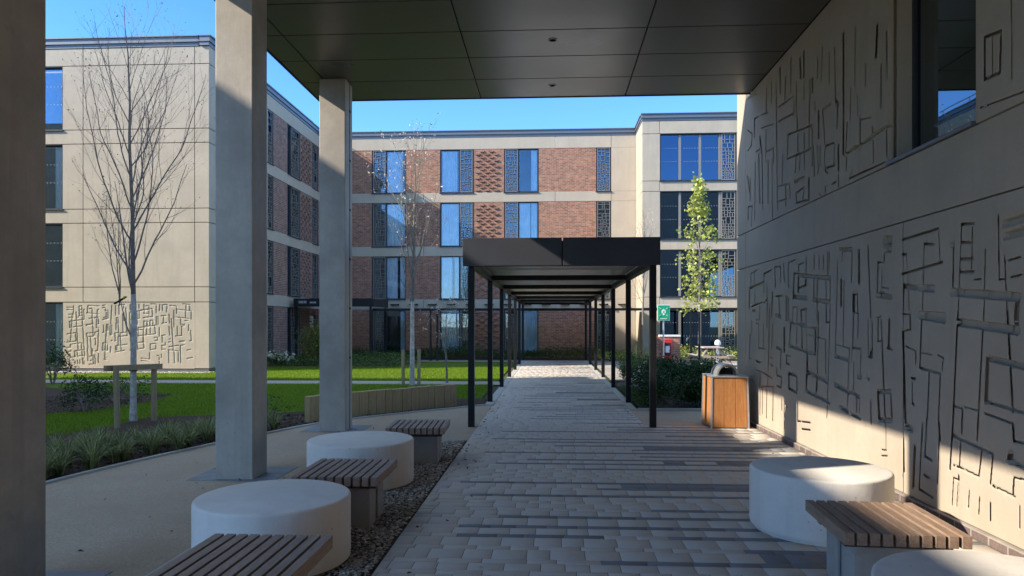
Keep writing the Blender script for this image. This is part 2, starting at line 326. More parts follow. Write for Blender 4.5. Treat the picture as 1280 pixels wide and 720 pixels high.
UPPER = """1160 524 1116 519 20;1163 474 1137 462 25;1137 462 1142 445 25;1163 441 1137 444 25;1123 481 1123 454 35;1123 481 1101 479 25;1061 509 1064 474 25;1088 477 1055 471 25;1088 457 1030 447 20;1065 447 1065 402 25;1065 415 1030 413 20;1030 413 1030 392 20;1018 502 1012 324 30;1039 509 1039 482 20;1001 516 998 482 35;978 495 981 460 20;957 513 957 469 30;1006 464 947 460 30;1006 444 947 437 30;942 455 947 435 30;937 474 929 379 25;908 466 908 444 30;888 460 888 442 30;879 459 879 444 40;872 428 870 419 20;888 441 891 406 20;908 503 908 472 35;922 500 919 475 35;847 484 851 448 30;863 478 863 455 20;827 470 827 436 30;812 470 810 410 30;788 478 788 346 40;759 411 759 472 25;769 411 771 379 20;753 397 753 377 25;735 403 735 424 20;747 373 747 340 30;743 370 722 366 20;690 438 689 394 30;701 411 701 370 25;708 453 711 423 40;859 414 859 383 35;847 410 840 370 30;847 412 823 411 35;808 409 802 404 40;804 405 806 379 30;968 415 880 403 30;968 415 970 383 30;970 383 880 375 30;880 403 880 354 30;891 404 891 378 20;908 400 906 355 30;937 377 940 359 30;922 377 925 359 20;1095 445 1085 420 40;1116 428 1095 427 25;1120 412 1123 325 30;1101 420 1095 346 35;1085 418 1081 335 30;1055 401 1055 339 25;1036 397 1034 312 25;989 393 992 353 20;978 349 976 322 25;1006 353 968 349 25;1006 332 973 330 25;959 329 962 348 20;942 347 908 345 40;932 331 908 333 25;908 330 912 318 30;891 340 891 314 40;937 318 891 314 30;937 332 935 318 30;876 376 873 340 20;863 373 861 340 30;855 370 855 348 20;840 367 815 365 30;840 365 840 340 30;840 339 831 334 30;835 341 812 339 30;802 359 801 332 40;812 363 815 339 20;779 377 783 344 30;783 344 756 346 35;781 342 781 327 30;756 344 686 348 40;719 356 716 320 25;690 344 689 321 30;766 323 773 316 20;773 316 694 315 25;859 316 847 309 20;840 320 839 312 25;819 319 808 320 25;802 325 801 311 25;1163 400 1152 373 30;1148 393 1148 359 30;1160 350 1137 347 25;1160 348 1160 331 20;1137 347 1142 316 25;538 371 519 368 30;519 368 520 339 30;538 340 520 339 30;538 371 538 340 30;529 369 529 341 15;543 321 494 317 15;508 396 507 329 15"""
# ================================================================== GROUND
def sheet(name, pts, z, mat, kind='structure'):
    b = MB(); b.add([(x, y, z) for x, y in pts], [tuple(range(len(pts)))])
    return tag(b.build(name, mat), kind=kind)

sheet('ground', [(-400, -400), (400, -400), (400, 400), (-400, 400)], -.03, M['ground'])
KERB = [(-5.35, 2.0), (-5.25, 4.5), (-5.02, 6.8), (-4.83, 7.8), (-4.62, 8.6), (-4.38, 9.4), (-4.1, 10.2), (-3.75, 11.1), (-3.25, 11.85), (-2.44, 12.75), (-1.8, 13.4), (-1.28, 13.95)]
def smooth_line(pts, n=8):
    P = [Vector(p).to_3d() for p in pts]; out = []
    P = [P[0]*2-P[1]] + P + [P[-1]*2-P[-2]]
    for i in range(1, len(P)-2):
        for k in range(n):
            t = k/n; a, b, c, d = P[i-1], P[i], P[i+1], P[i+2]
            out.append(.5*((2*b)+(c-a)*t+(2*a-5*b+4*c-d)*t*t+(3*b-a-3*c+d)*t**3))
    out.append(P[-2]); return [(p.x, p.y) for p in out]
KL = smooth_line(KERB, 6)
def kerb_x(y):
    for (x0, y0), (x1, y1) in zip(KL, KL[1:]):
        if y0 <= y <= y1: return x0 + (x1-x0)*(y-y0)/(y1-y0+1e-9)
    return KL[0][0] if y < KL[0][1] else KL[-1][0]
def ribbon(pts, w0, w1, z0, z1):
    """closed strip along pts between offsets w0 and w1"""
    n = len(pts); L = []; Rr = []
    for i, p in enumerate(pts):
        a = pts[max(i-1, 0)]; b = pts[min(i+1, n-1)]; d = Vector((b[0]-a[0], b[1]-a[1])).normalized(); q = Vector((-d.y, d.x))
        L.append((p[0]+q.x*w0, p[1]+q.y*w0)); Rr.append((p[0]+q.x*w1, p[1]+q.y*w1))
    m = MB()
    for i in range(n-1):
        c = [L[i], L[i+1], Rr[i+1], Rr[i]]
        m.add([(x, y, z0) for x, y in c] + [(x, y, z1) for x, y in c], [(0,1,2,3),(7,6,5,4),(0,4,5,1),(2,6,7,3)] + ([(0,3,7,4)] if i == 0 else []) + ([(1,5,6,2)] if i == n-2 else []))
    return m
sheet('resin_path', [(-1.132, -12), (-1.132, 13.95)] + [(x, y) for x, y in KL[::-1]] + [(-5.4, 1), (-6.5, -12)], .006, M['resin'])
sheet('resin_path', [(1.476, 11.2), (6.8, 11.2), (6.8, 13.3), (1.476, 13.3)], .006, M['resin'])
tag(ribbon(KL, -.0, .055, -.02, .03).build('kerb', M['kerb']), kind='structure')
# lawn, mulch beds, cross paths
sheet('lawn', [(-40, 6), (-6.2, 8.9), (-6.0, 11.6), (-4.6, 12.3), (-3.2, 13.4), (-2.0, 15.0), (-1.5, 15.4), (-1.5, 18.8), (-40, 18.8)], -.004, M['lawn'])
sheet('lawn', [(-40, 19.9), (-1.5, 19.9), (-1.5, 30.4), (-40, 30.4)], -.004, M['lawn'])
sheet('mulch_bed', [(-9.5, 3)] + [(x-.03, y) for x, y in KL] + [(-1.4, 15.4), (-2.1, 15.3), (-3.3, 13.9), (-4.4, 12.9), (-5.8, 12.3), (-7.0, 11.9), (-6.9, 10.8), (-7.4, 10.1), (-9.5, 9.0)], .0, M['mulch'])
sheet('mulch_bed', [(-9.8, 11.4), (-8.5, 12.7), (-8.25, 14.2), (-8.6, 15.8), (-10.3, 16.2), (-13, 17.5), (-15, 16)], .0, M['mulch'])
sheet('cross_path', [(-40, 18.8), (-1.3, 18.8), (-1.3, 19.9), (-40, 19.9)], .002, M['pale_paving'])
sheet('cross_path', [(-9.5, 30.5), (14, 30.5), (14, 31.8), (-9.5, 31.8)], .002, M['pale_paving'])
sheet('mulch_bed', [(-11.4, 31.8), (14, 31.8), (14, 36), (-11.4, 36)], -.002, M['soil'])
sheet('mulch_bed', [(-11.4, 26.0), (-6.2, 26.2), (-5.2, 30.5), (-11.4, 30.6)], .004, M['soil'])
sheet('mulch_bed', [(1.7, 13.3), (4.6, 13.3), (5.2, 19.5), (2.0, 20.5), (1.75, 19.0)], .0, M['soil'])
sheet('paved_court', [(1.75, 20.5), (14, 20.5), (14, 30.4), (1.75, 30.4)], .002, M['pale_paving'])
sheet('gravel_margin', [(-22, 22.6), (-11.3, 22.6), (-11.3, 23.35), (-22, 23.35)], .001, M['pale_paving'])
tag(MB().box(-1.30, -1.135, 13.95, 31.4, -.02, .024).build('edging_kerb', M['kerb'], bevel=.004), kind='structure')
tag(MB().box(1.478, 1.62, 13.3, 31.4, -.02, .024).build('edging_kerb', M['kerb'], bevel=.004), kind='structure')
tag(MB().box(1.62, 3.6, 13.24, 13.3, -.02, .05).build('edging_kerb', M['kerb'], bevel=.004), kind='structure')
for y0 in (7.07, 10.35, 3.7):
    tag(MB().box(-3.72, -2.82, y0-.02, y0+.72, -.03, .011).build('slate_slab', M['slab']), kind='structure')
# gravel strip under the seats
gl = smooth_line([(-2.5, -6), (-2.5, 4), (-2.5, 7.6), (-2.42, 8.6), (-2.1, 9.15), (-1.7, 9.45), (-1.135, 9.62)], 6)
M['joint'] = plain('jointing_sand', (.15, .13, .105), .95, var=.3, nscale=40)
sheet('gravel_bed', [(-1.135, -6)] + gl[::-1], .009, M['soil'])
tag(ribbon(gl, .0, .035, -.02, .028).build('edging_kerb', M['kerb']), kind='structure')

def gravel(name, n, xr, yr, s0, s1, z, inside=None):
    x = nr.uniform(xr[0], xr[1], n); y = yr[0] + (yr[1]-yr[0])*nr.uniform(0, 1, n)**1.25
    if inside is not None:
        k = inside(x, y); x = x[k]; y = y[k]
    n = len(x); oc = np.array([(1,0,0),(0,1,0),(-1,0,0),(0,-1,0),(0,0,1),(0,0,-1)], float)
    oc = np.vstack([oc[:4]*1.0, oc[4:]*.8]); F = np.array([(0,1,4),(1,2,4),(2,3,4),(3,0,4),(1,0,5),(2,1,5),(3,2,5),(0,3,5)])
    s = nr.uniform(s0, s1, (n, 1, 1)); jit = nr.uniform(.65, 1.3, (n, 6, 1)); an = nr.uniform(0, 6.28, n)
    V = oc[None]*s*jit*np.array([1.2, .9, .6])[None, None]
    c, si = np.cos(an)[:, None], np.sin(an)[:, None]
    X = V[:, :, 0]*c - V[:, :, 1]*si; Y = V[:, :, 0]*si + V[:, :, 1]*c
    P = np.stack([X + x[:, None], Y + y[:, None], V[:, :, 2] + z + nr.uniform(0, .012, (n, 1))], 2).reshape(-1, 3)
    FF = (F[None] + (np.arange(n)*6)[:, None, None]).reshape(-1, 3)
    return tag(np_mesh(name, P, FF, M['pebble']), kind='stuff')
def in_gl(x, y):
    lim = np.interp(y, [p[1] for p in gl], [p[0] for p in gl]); return (x > lim+.04)
tag(gravel('gravel', 26000, (-2.48, -1.15), (3.0, 9.6), .008, .019, .017, in_gl), 'loose mixed pebbles filling the strip under the left seats', 'gravel')
tag(gravel('gravel', 5000, (-21, -11.3), (22.65, 23.3), .015, .035, .01), 'pale gravel margin along the foot of the left block', 'gravel')

# block paving, every block its own bevelled top
def paving(name, x0, x1, y0, y1, darkp, seed):
    r = random.Random(seed); V = []; F = []; C = []; y = y0
    def blk(a, b, c, d, colr):
        g = .0024; bv = .0008; a += g; b -= g; c += g; d -= g; zt = .018 + r.uniform(-.0003, .0003); n = len(V)
        V.extend([(a,c,0),(b,c,0),(b,d,0),(a,d,0),(a,c,zt-bv),(b,c,zt-bv),(b,d,zt-bv),(a,d,zt-bv),(a+bv,c+bv,zt),(b-bv,c+bv,zt),(b-bv,d-bv,zt),(a+bv,d-bv,zt)])
        for f in ((0,1,5,4),(1,2,6,5),(2,3,7,6),(3,0,4,7),(4,5,9,8),(5,6,10,9),(6,7,11,10),(7,4,8,11),(8,9,10,11)):
            F.append(tuple(n+i for i in f)); C.append(colr)
    k = 0
    while y < y1 - .02:
        narrow = (k % 2 == 1); h = .085 if narrow else r.choice([.14, .16, .2])
        h = min(h, y1 - y)
        xs = None
        if r.random() < (.9 if narrow else darkp): xs = x0 + (x1-x0)*(r.choice([r.uniform(0, .2), r.uniform(.15, .5), r.uniform(.3, .6)]) if narrow else r.uniform(.4, .7))
        gap = r.uniform(x0, x1) if r.random() < .15 else None
        x = x0 - r.uniform(0, .2)
        while x < x1 - .001:
            l = r.choice([.16, .2, .24, .24, .24]) if not narrow else r.choice([.2, .24, .3])
            a, b = max(x, x0), min(x+l, x1)
            if x1 - b < .05: b = x1
            if b - a > .02:
                isd = xs is not None and a > xs and not (gap and gap < a < gap+.5)
                if isd: v = r.uniform(.17, .21); cc = (v, v, v*1.03, 1)
                else:
                    v = r.uniform(.53, .55); w = r.uniform(-.01, .01); cc = (v*(1.02+w), v*.90, v*(.77-w), 1)
                blk(a, b, y, y+h, cc)
            x += l
            if b == x1: break
        y += h; k += 1
    o = np_mesh(name, V, F, M['paver'])
    ca = o.data.color_attributes.new('Col', 'FLOAT_COLOR', 'CORNER')
    ca.data.foreach_set('color', np.repeat(np.array(C, np.float32), 4, axis=0).ravel())
    return tag(o, kind='structure')
paving('paved_walkway', -1.13, 3.12, -3.0, 11.2, .22, 14)
paving('paved_walkway', -1.13, 1.475, 11.2, 31.5, .12, 6)
sheet('joint_sand', [(-1.13, -12), (3.2, -12), (3.2, 11.2), (1.475, 11.2), (1.475, 31.5), (-1.13, 31.5)], .0155, M['joint'])

# ================================================================== RELIEF WALL BUILDING (right)
def relief(name, strokes, y0, y1, z0, z1, X0, mat, parent, res=.006, depth=.045, soft=.002, axis='x', vjoints=(), wmin=.0165, slots=False):
    ny = int(round((y1-y0)/res))+1; nz = int(round((z1-z0)/res))+1
    ys = np.linspace(y0, y1, ny); zs = np.linspace(z0, z1, nz); Hh = np.zeros((ny, nz)); Sl = np.zeros((ny, nz), bool)
    if slots: strokes = list(strokes) + [(a, b-w*.42, c, d-w*.42, .016) for a, b, c, d, w in strokes if w >= .035 and abs(a-c) > abs(b-d)] + [(a+w*.5, b, c+w*.5, d, .016) for a, b, c, d, w in strokes if w >= .035 and abs(a-c) <= abs(b-d)]
    for a, b, c, d, w in strokes:
        w0_ = w; w = max(w, wmin)
        if axis == 'x' and abs(a-c) < .5*abs(b-d): w = max(w, min(.042, a*a/2300))
        m = w/2 + soft + .01
        i0, i1 = np.searchsorted(ys, [min(a, c)-m, max(a, c)+m]); j0, j1 = np.searchsorted(zs, [min(b, d)-m, max(b, d)+m])
        if i1 <= i0 or j1 <= j0: continue
        Yg, Zg = np.meshgrid(ys[i0:i1], zs[j0:j1], indexing='ij')
        dx, dz = c-a, d-b; L = dx*dx+dz*dz+1e-9
        t = np.clip(((Yg-a)*dx+(Zg-b)*dz)/L, 0, 1); dist = np.hypot(Yg-a-t*dx, Zg-b-t*dz)
        thin = slots and w0_ < .035
        hh = np.clip((w/2+soft-dist)/soft, 0, 1)*(.004 if thin else depth)
        if thin: Sl[i0:i1, j0:j1] |= dist < w/2
        Hh[i0:i1, j0:j1] = np.maximum(Hh[i0:i1, j0:j1], hh)
    Yg, Zg = np.meshgrid(ys, zs, indexing='ij')
    if axis == 'x': V = np.stack([X0+Hh, Yg, Zg], 2)
    else: V = np.stack([Yg, X0+Hh, Zg], 2)
    V = V.reshape(-1, 3); idx = np.arange(ny*nz).reshape(ny, nz)
    if axis == 'x': F = np.stack([idx[:-1,:-1], idx[:-1,1:], idx[1:,1:], idx[1:,:-1]], 2).reshape(-1, 4)
    else: F = np.stack([idx[:-1,:-1], idx[1:,:-1], idx[1:,1:], idx[:-1,1:]], 2).reshape(-1, 4)
    if slots:
        q = (Sl[:-1,:-1] & Sl[:-1,1:] & Sl[1:,1:] & Sl[1:,:-1]).reshape(-1); F = F[~q]
    # edge returns
    rim = np.concatenate([idx[:, 0], idx[-1, 1:], idx[:-1, -1][::-1], idx[0, 1:-1][::-1]])
    back = V[rim].copy(); back[:, 0 if axis == 'x' else 1] = X0 + .053; nb = len(V); V = np.vstack([V, back]); m = len(rim)
    k = np.arange(m); k2 = (k+1) % m
    F = np.vstack([F, np.stack([rim[k], rim[k2], nb+k2, nb+k], 1)])
    return np_mesh(name, V, F, mat, parent)

def parse(s):
    return [tuple(int(v)/100 for v in q.split()[:4]) + (int(q.split()[4])/1000,) for q in s.split(';')]
def glyphs(r, y0, y1, z0, z1, n, wmin=.015, wmax=.03, sc_=1.0, wr=(.08, .3)):
    out = []
    for _ in range(n):
        y = r.uniform(y0, y1); z = r.uniform(z0, z1); h = r.uniform(.2, .8)*sc_; w = r.uniform(*wr)*sc_; t = r.uniform(wmin, wmax); s = r.uniform(-.04, .04)
        k = r.choice(['rect', 'rect', 'L', 'U', 'I', 'I'])
        P = lambda u, v: (min(max(y+u*w+s*v, y0), y1), min(max(z+v*h, z0), z1))
        seg = {'rect': [((0,0),(1,0)),((1,0),(1,1)),((1,1),(0,1)),((0,1),(0,0))], 'L': [((0,1),(0,0)),((0,0),(1,0))], 'U': [((0,1),(0,0)),((0,0),(1,0)),((1,0),(1,.6))],
               'I': [((0,0),(0,1))], 'E': [((0,0),(0,1)),((0,0),(1,0)),((0,.5),(1,.5)),((0,1),(1,1))], 'T': [((0,1),(1,1)),((.5,1),(.5,0))], 'H': [((0,0),(0,1)),((1,0),(1,.8)),((0,.5),(1,.5))]}[k]
        for a, b in seg: out.append(P(*a) + P(*b) + (t,))
    return out

XW = 3.18
rb = empty('arcade_building', (XW, 4, 0), label='sand coloured concrete building with line relief wall, high window and dark soffit on the right', cat='building')
low = parse(LOWER); up = parse(UPPER)
low += glyphs(random.Random(3), 2.6, 4.75, .2, 2.3, 34)
low += [(6.58, .08, 6.58, 2.53, .012)]
relief('relief_panel', [s for s in low if s[1] < 2.52 or s[3] < 2.52], 2.6, 11.74, .085, 2.522, XW, M['wall'], rb, slots=True)
relief('relief_panel', up, 6.86, 11.74, 3.107, 5.28, XW, M['wall'], rb, slots=True)
def glyph_grid(r, y0, y1, z0, z1, nc, nr_, w0, w1):
    out = []; dy = (y1-y0)/nc; dz = (z1-z0)/nr_
    for i in range(nc):
        for j in range(nr_):
            a = y0+dy*(i+r.uniform(.02, .2)); b = a+dy*r.uniform(.5, 1.05); c = z0+dz*(j+r.uniform(.05, .2)); e = c+dz*r.uniform(.5, .85); b = min(b, y1); t = r.uniform(w0, w1); m = (c+e)/2
            S = {'rect': [(a,c,b,c),(b,c,b,e),(b,e,a,e),(a,e,a,c)], 'L': [(a,e,a,c),(a,c,b,c)], 'F': [(a,c,a,e),(a,e,b,e),(a,m,b,m)], 'C': [(b,e,a,e),(a,e,a,c),(a,c,b,c)], 'Z': [(a,e,a,m),(a,m,b,m),(b,m,b,c)], 'N': [(a,c,a,e),(a,e,b,e),(b,e,b,c)], 'II': [(a,c,a,e),((a+b)/2,c,(a+b)/2+.02,e)]}
            out += [s+(t,) for s in S[r.choice(list(S))]]
            if r.random() < .3: q = y0+dy*(i+r.random()); out.append((q, c, q+.03, min(z1, c+dz*r.uniform(1, 1.9)), t))
    return out
relief('relief_panel', up, 3.4, 5.48, 3.107, 5.28, XW, M['wall'], rb, slots=True)
w = MB(); w.box(XW, XW+.07, -8, 2.592, .085, 2.522); w.box(XW, XW+.07, -8, 3.392, 3.107, 5.28)
w.box(XW, XW+.07, -8, 11.74, 2.535, 3.094)
w.build('band_panel', M['wall'], rb, bevel=.006)
w = MB(); w.box(XW, XW+.07, 11.752, 12.27, .085, 2.522); w.box(XW, XW+.07, 11.752, 12.27, 2.535, 3.094); w.box(XW, XW+.07, 11.752, 12.27, 3.107, 6.6)
w.build('corner_panel', M['wall'], rb, bevel=.006)
# core behind the cladding, leaving the window opening
c = MB(); c.box(XW+.055, 12, -8, 12.268, .0, 3.10); c.box(XW+.055, 12, -8, 5.44, 3.10, 6.6); c.box(XW+.055, 12, 6.90, 12.268, 3.10, 6.6); c.box(XW+.9, 12, 5.5, 6.84, 3.10, 6.6); c.box(XW+.068, XW+.9, 5.5, 6.84, 5.3, 6.6)
c.box(XW+.075, 16, -8, 12.265, 6.603, 12.1); c.build('wall_core', M['facade'], rb)
MB().box(-3.3, XW-.005, -3.6, -3.3, 0, 5.27).build('rear_light_blocker', M['facade'], rb)  # unseen wall added behind the camera, blocks rear light so relief grooves darken
MB().box(XW-.035, XW+.066, -8, 12.3, 0, .079).build('plinth', M['plinth'], rb, bevel=.003)
f = MB(); x0, x1 = XW+.2, XW+.28
f.box(x0, x1, 5.5, 5.56, 3.13, 5.28); f.box(x0, x1, 6.78, 6.84, 3.13, 5.28); f.box(x0, x1, 5.56, 6.78, 3.13, 3.19); f.box(x0, x1, 5.56, 6.78, 5.22, 5.28)
wf = f.build('window', M['frame'], rb, bevel=.004)
MB().box(x0+.03, x0+.045, 5.56, 6.78, 3.19, 5.22).build('pane', M['glass_dark'], wf)
MB().box(XW-.03, XW+.21, 5.49, 6.85, 3.098, 3.13).build('sill', M['metal_coping'], wf, bevel=.004)
MB().box(XW+.07, XW+.2, 6.82, 6.839, 3.13, 5.28).build('reveal', M['facade_b'], wf)

# soffit with seams, edge fascia, downlights
ZS = 5.28; SY = [11.45]
while SY[-1] > -7: SY.append(SY[-1] - .87)
SX = [-3.78, -3.4, -1.13, 1.2, XW-.01]
s = MB()
for i in range(len(SX)-1):
    for a, b in zip(SY[1:], SY[:-1]): s.box(SX[i]+.011, SX[i+1]-.011, a+.009, b-.009, ZS, ZS+.02)
sof = s.build('soffit', M['soffit'], rb, bevel=.003)
MB().box(-3.76, XW+.06, SY[-1], 11.43, ZS+.022, ZS+.5).build('roof_slab', M['dark'], rb)
s = MB(); s.box(-3.80, XW+.0, 11.45, 11.47, ZS-.012, ZS+.52); s.box(-3.80, -3.782, SY[-1], 11.45, ZS-.012, ZS+.52)
s.build('fascia', M['fascia'], rb)
for y in (10.9, 9.16, 7.42):
    b = MB(); b.lathe(.03, y, [(.062, ZS-.006), (.062, ZS-.001), (.045, ZS-.001), (.045, ZS-.006)], 24)
    d = b.build('downlight', M['metal_coping'], rb, smooth=True)
    MB().lathe(.03, y, [(.04, ZS-.004), (.04, ZS-.0015)], 20).build('lens', M['dark'], d)

# columns
def column(y, lab):
    r = empty('column', (-3.25, y+.19, 0), label=lab, cat='column', group='square concrete columns of the arcade')
    MB().box(-3.45, -3.055, y, y+.375, .0, ZS-.001).build('shaft', M['column'], r, bevel=.012, seg=3)
    return r
column(3.765, 'brown-lit square concrete column cut off by the left edge of the photo')
column(7.12, 'tall square concrete column standing beside the front left drum seat')
c3 = column(10.41, 'far square concrete column with a dark vertical joint down its right side')
j = MB(); j.box(-3.056, -3.052, 10.63, 10.655, .02, ZS-.01)
for z in (1.1, 1.85, 2.6, 3.35, 4.1, 4.85): j.box(-3.055, -3.045, 10.615, 10.67, z-.015, z+.015)
j.build('joint_strip', M['dark'], c3)
# ================================================================== RESIDENTIAL BLOCKS
ROWS = [(.15, 2.37), (2.88, 5.06), (5.54, 7.76), (8.24, 10.42)]       # infill between the concrete bands
BANDS = [(2.37, 2.88), (5.06, 5.54), (7.76, 8.24), (10.42, 11.02)]

def screen_bars(w, h, seed, t=.019, d=.02):
    """fretwork screen: irregular rectangles outlined by flat bars; local u 0..w, z 0..h"""
    r = random.Random(seed); m = MB(); done = []
    def split(a, b, c, e, lv):
        W_, H_ = b-a, e-c; small = .10 + .16*(c/h)
        if lv > 7 or (W_ < small*1.3 and H_ < small*1.3) or (lv > 3 and r.random() < .06): return
        if (H_ > W_*r.uniform(.7, 1.5)):
            q = c + H_*r.uniform(.3, .7)
            u0, u1 = a, b
            done.append((u0-t/2, u1+t/2, q-t/2, q+t/2)); split(a, b, c, q, lv+1); split(a, b, q, e, lv+1)
        else:
            q = a + W_*r.uniform(.3, .7)
            done.append((q-t/2, q+t/2, c-t/2, e+t/2)); split(a, q, c, e, lv+1); split(q, b, c, e, lv+1)
    split(0, w, 0, h, 0)
    return done

def window(root, tf, u0, u1, z0, z1, d0=.09, mull=(), panes=None, curtains=(), screen=None, glass='glass', frame='frame', dots=False, seed=0, surround=True, sill=True, fullscreen=False):
    """u0..u1, z0..z1 opening. d0 depth of the glass line behind the wall face. screen = (a,b) in u; curtains = [(a,b)] """
    r = random.Random(seed)
    t = .055; m = MB(tf)
    m.box(u0, u0+t, d0-.03, d0+.05, z0, z1); m.box(u1-t, u1, d0-.03, d0+.05, z0, z1)
    m.box(u0+t, u1-t, d0-.03, d0+.05, z0, z0+t); m.box(u0+t, u1-t, d0-.03, d0+.05, z1-t, z1)
    if surround:                                   # dark metal reveal lining
        m.box(u0+.002, u0+.02, .0, d0-.031, z0, z1); m.box(u1-.02, u1-.002, .0, d0-.031, z0, z1); m.box(u0+.02, u1-.02, .0, d0-.031, z1-.02, z1-.002)
    w = m.build('window', M[frame], root)
    for a, b in mull: MB(tf).box(a, b, d0-.045, d0+.045, z0+t, z1-t).build('mullion', M['mullion' if glass == 'glass_big' else frame], w)
    MB(tf).box(u0+t, u1-t, d0+.005, d0+.015, z0+t, z1-t).build('pane', M[glass], w)
    if sill: MB(tf).box(u0-.03, u1+.03, -.05, d0-.03, z0-.035, z0+.0).build('sill', M['frame'], w)
    MB(tf).box(u0-.0, u1+.0, d0+.62, d0+.64, z0-.05, z1+.05).build('room_back', M['interior'], w)
    for a, b in curtains:
        n = max(8, int((b-a)/.03)); vs = []; fs = []; ph = r.uniform(0, 6)
        for i in range(n+1):
            x = a+(b-a)*i/n; dd = d0+.075 + .022*math.sin(i*.03*70+ph) + .010*math.sin(i*.9+ph*2)
            vs += [(x, dd, z0+t), (x, dd, z1-t)]
            if i: fs.append((2*i-2, 2*i, 2*i+1, 2*i-1))
        c = MB(tf); c.add(vs, fs); co = c.build('curtain', M['curtain'], w)
        sol = co.modifiers.new('thick', 'SOLIDIFY'); sol.thickness = .004
    if screen:
        a, b = screen; s = MB(tf); dd0, dd1 = d0-.075, d0-.05
        for p, q, c1, c2 in screen_bars(b-a-.02, z1-z0-.1, seed+50): s.box(a+.01+p, a+.01+q, dd0+.004, dd1-.004, z0+.05+c1, z0+.05+c2)
        for bx in ((a, a+.03, z0+.03, z1-.03), (b-.03, b, z0+.03, z1-.03), (a+.03, b-.03, z0+.03, z0+.06), (a+.03, b-.03, z1-.06, z1-.03)): s.box(bx[0], bx[1], dd0, dd1, bx[2], bx[3])
        s.build('fretwork_screen', M['screen' if glass == 'glass_big' else 'screen_dark'], w)
    if dots:
        s = MB(tf); 
        for zz in (z0+(z1-z0)*.42, z0+(z1-z0)*.70):
            u = u0+.12
            while u < u1-.1:
                if not (screen and screen[0]-.03 < u < screen[1]+.03) and not any(p-.03 < u < q+.03 for p, q in mull): s.box(u-.013, u+.013, d0+.001, d0+.003, zz-.012, zz+.012)
                u += .125
        s.build('manifestation_dots', M['dots'], w)
    return w

def projecting(root, tf, u0, u1, z0, z1):
    m = MB(tf); k = 0; z = z0 + .08
    while z < z1 - .12:
        u = u0 + (.06 if k % 2 == 0 else .28)
        while u < u1 - .3:
            m.box(u, u+.225, -.05, .01, z, z+.062); u += .46
        z += .15; k += 1
    m.build('projecting_bricks', M['brick_y'] if root is far0 else M['brick_x'], root)

def coping(tf, u0, u1, z0=11.02, ret0=0, ret1=0):
    m = MB(tf); m.box(u0, u1, -.02, .3, z0, z0+.12); m.box(u0-.03, u1+.03, -.07, .35, z0+.123, z0+.17); m.box(u0-.0, u1+.0, -.045, .3, z0+.173, z0+.30)
    m.box(u0-.03, u1+.03, -.09, .35, z0+.303, z0+.34)
    return m

# ---- far facade
FY = 35.4
far = empty('apartment_building', (-2, FY, 0), label='four storey brick and concrete apartment building closing the far side of the courtyard', cat='building')
far0 = far
tf = face_front(FY)
WIN = [(-11.3, -10.3, 'none'), (-9.02, -7.3, 'L'), (-5.55, -3.85, 'R'), (-2.32, -.6, 'L'), (2.27, 3.02, 'S')]
solid = [(-11.45, -11.3), (-10.3, -9.02), (-7.3, -5.55), (-3.85, -2.32), (-.6, 2.27)]
bk = MB(tf)
for z0, z1 in ROWS:
    zz = 0 if z0 < 1 else z0
    for a, b in solid: bk.box(a, b, .012, .5, zz, z1)
    if z0 < 1:
        for a, b, k in WIN: bk.box(a, b, .012, .5, 0, z0)
bk.build('brick_infill', M['brick_y'], far)
cb = MB(tf)
for z0, z1 in BANDS:
    for a, b in ((-11.45, -6.4), (-6.385, .225), (.245, 3.01), (3.03, 4.24)): cb.box(a, b, -.0, .5, z0+.0, z1)
for z0, z1 in ROWS: cb.box(3.02, 4.24, .0, .5, (0 if z0 < 1 else z0)+.006, z1-.006)
cb.build('concrete_band', M['facade_b'], far, bevel=.006)
MB(tf).box(-11.45, 4.24, .78, 9, 0, 11.0).build('core', M['facade'], far)
coping(tf, -11.45, 4.24).build('coping', M['metal_coping'], far)
sd = 0
for ri, (z0, z1) in enumerate(ROWS):
    projecting(far, tf, -3.82, -2.36, z0 if z0 > 1 else .3, z1)
    for a, b, k in WIN:
        sd += 1; rr = random.Random(sd)
        if k == 'none': window(far, tf, a, b, z0, z1, seed=sd, curtains=[(a+.1, b-.1)]); continue
        if k == 'S': window(far, tf, a, b, z0, z1, seed=sd, screen=(a+.06, b-.06)); continue
        w3 = (b-a)*.40
        scr = (a+.06, a+w3) if k == 'L' else (b-w3, b-.06); gl_ = (a+w3+.04, b-.06) if k == 'L' else (a+.06, b-w3-.04)
        mu = (a+w3, a+w3+.07) if k == 'L' else (b-w3-.07, b-w3)
        cur = [[gl_], [(gl_[0], gl_[0]+.55), (gl_[1]-.25, gl_[1])], [gl_], [(gl_[0], gl_[1]-.1)]][ri]
        if ri == 0 and k == 'L' and a < -8: cur = [(gl_[1]-.22, gl_[1])]
        if ri == 0 and k == 'R': cur = [(gl_[0]-.0, gl_[1]+.1)]
        if ri == 3 and a > -3: cur = [(gl_[1]-.3, gl_[1])]
        if ri == 2 and a > -3: cur = [(gl_[0], gl_[1]-.35), (gl_[1]-.3, gl_[1])]
        window(far, tf, a, b, z0, z1, seed=sd, mull=[mu], curtains=cur, screen=scr)
# row of short dark brackets on the lowest band
lm = MB(tf)
for i in range(16):
    x = -9.0 + i*.95*1.0
    if x > 3.9: break
    lm.box(x, x+.42, -.16, -.002, 2.60, 2.64); lm.box(x+.36, x+.46, -.2, -.16, 2.57, 2.65)
lm.build('bracket', M['black'], far)

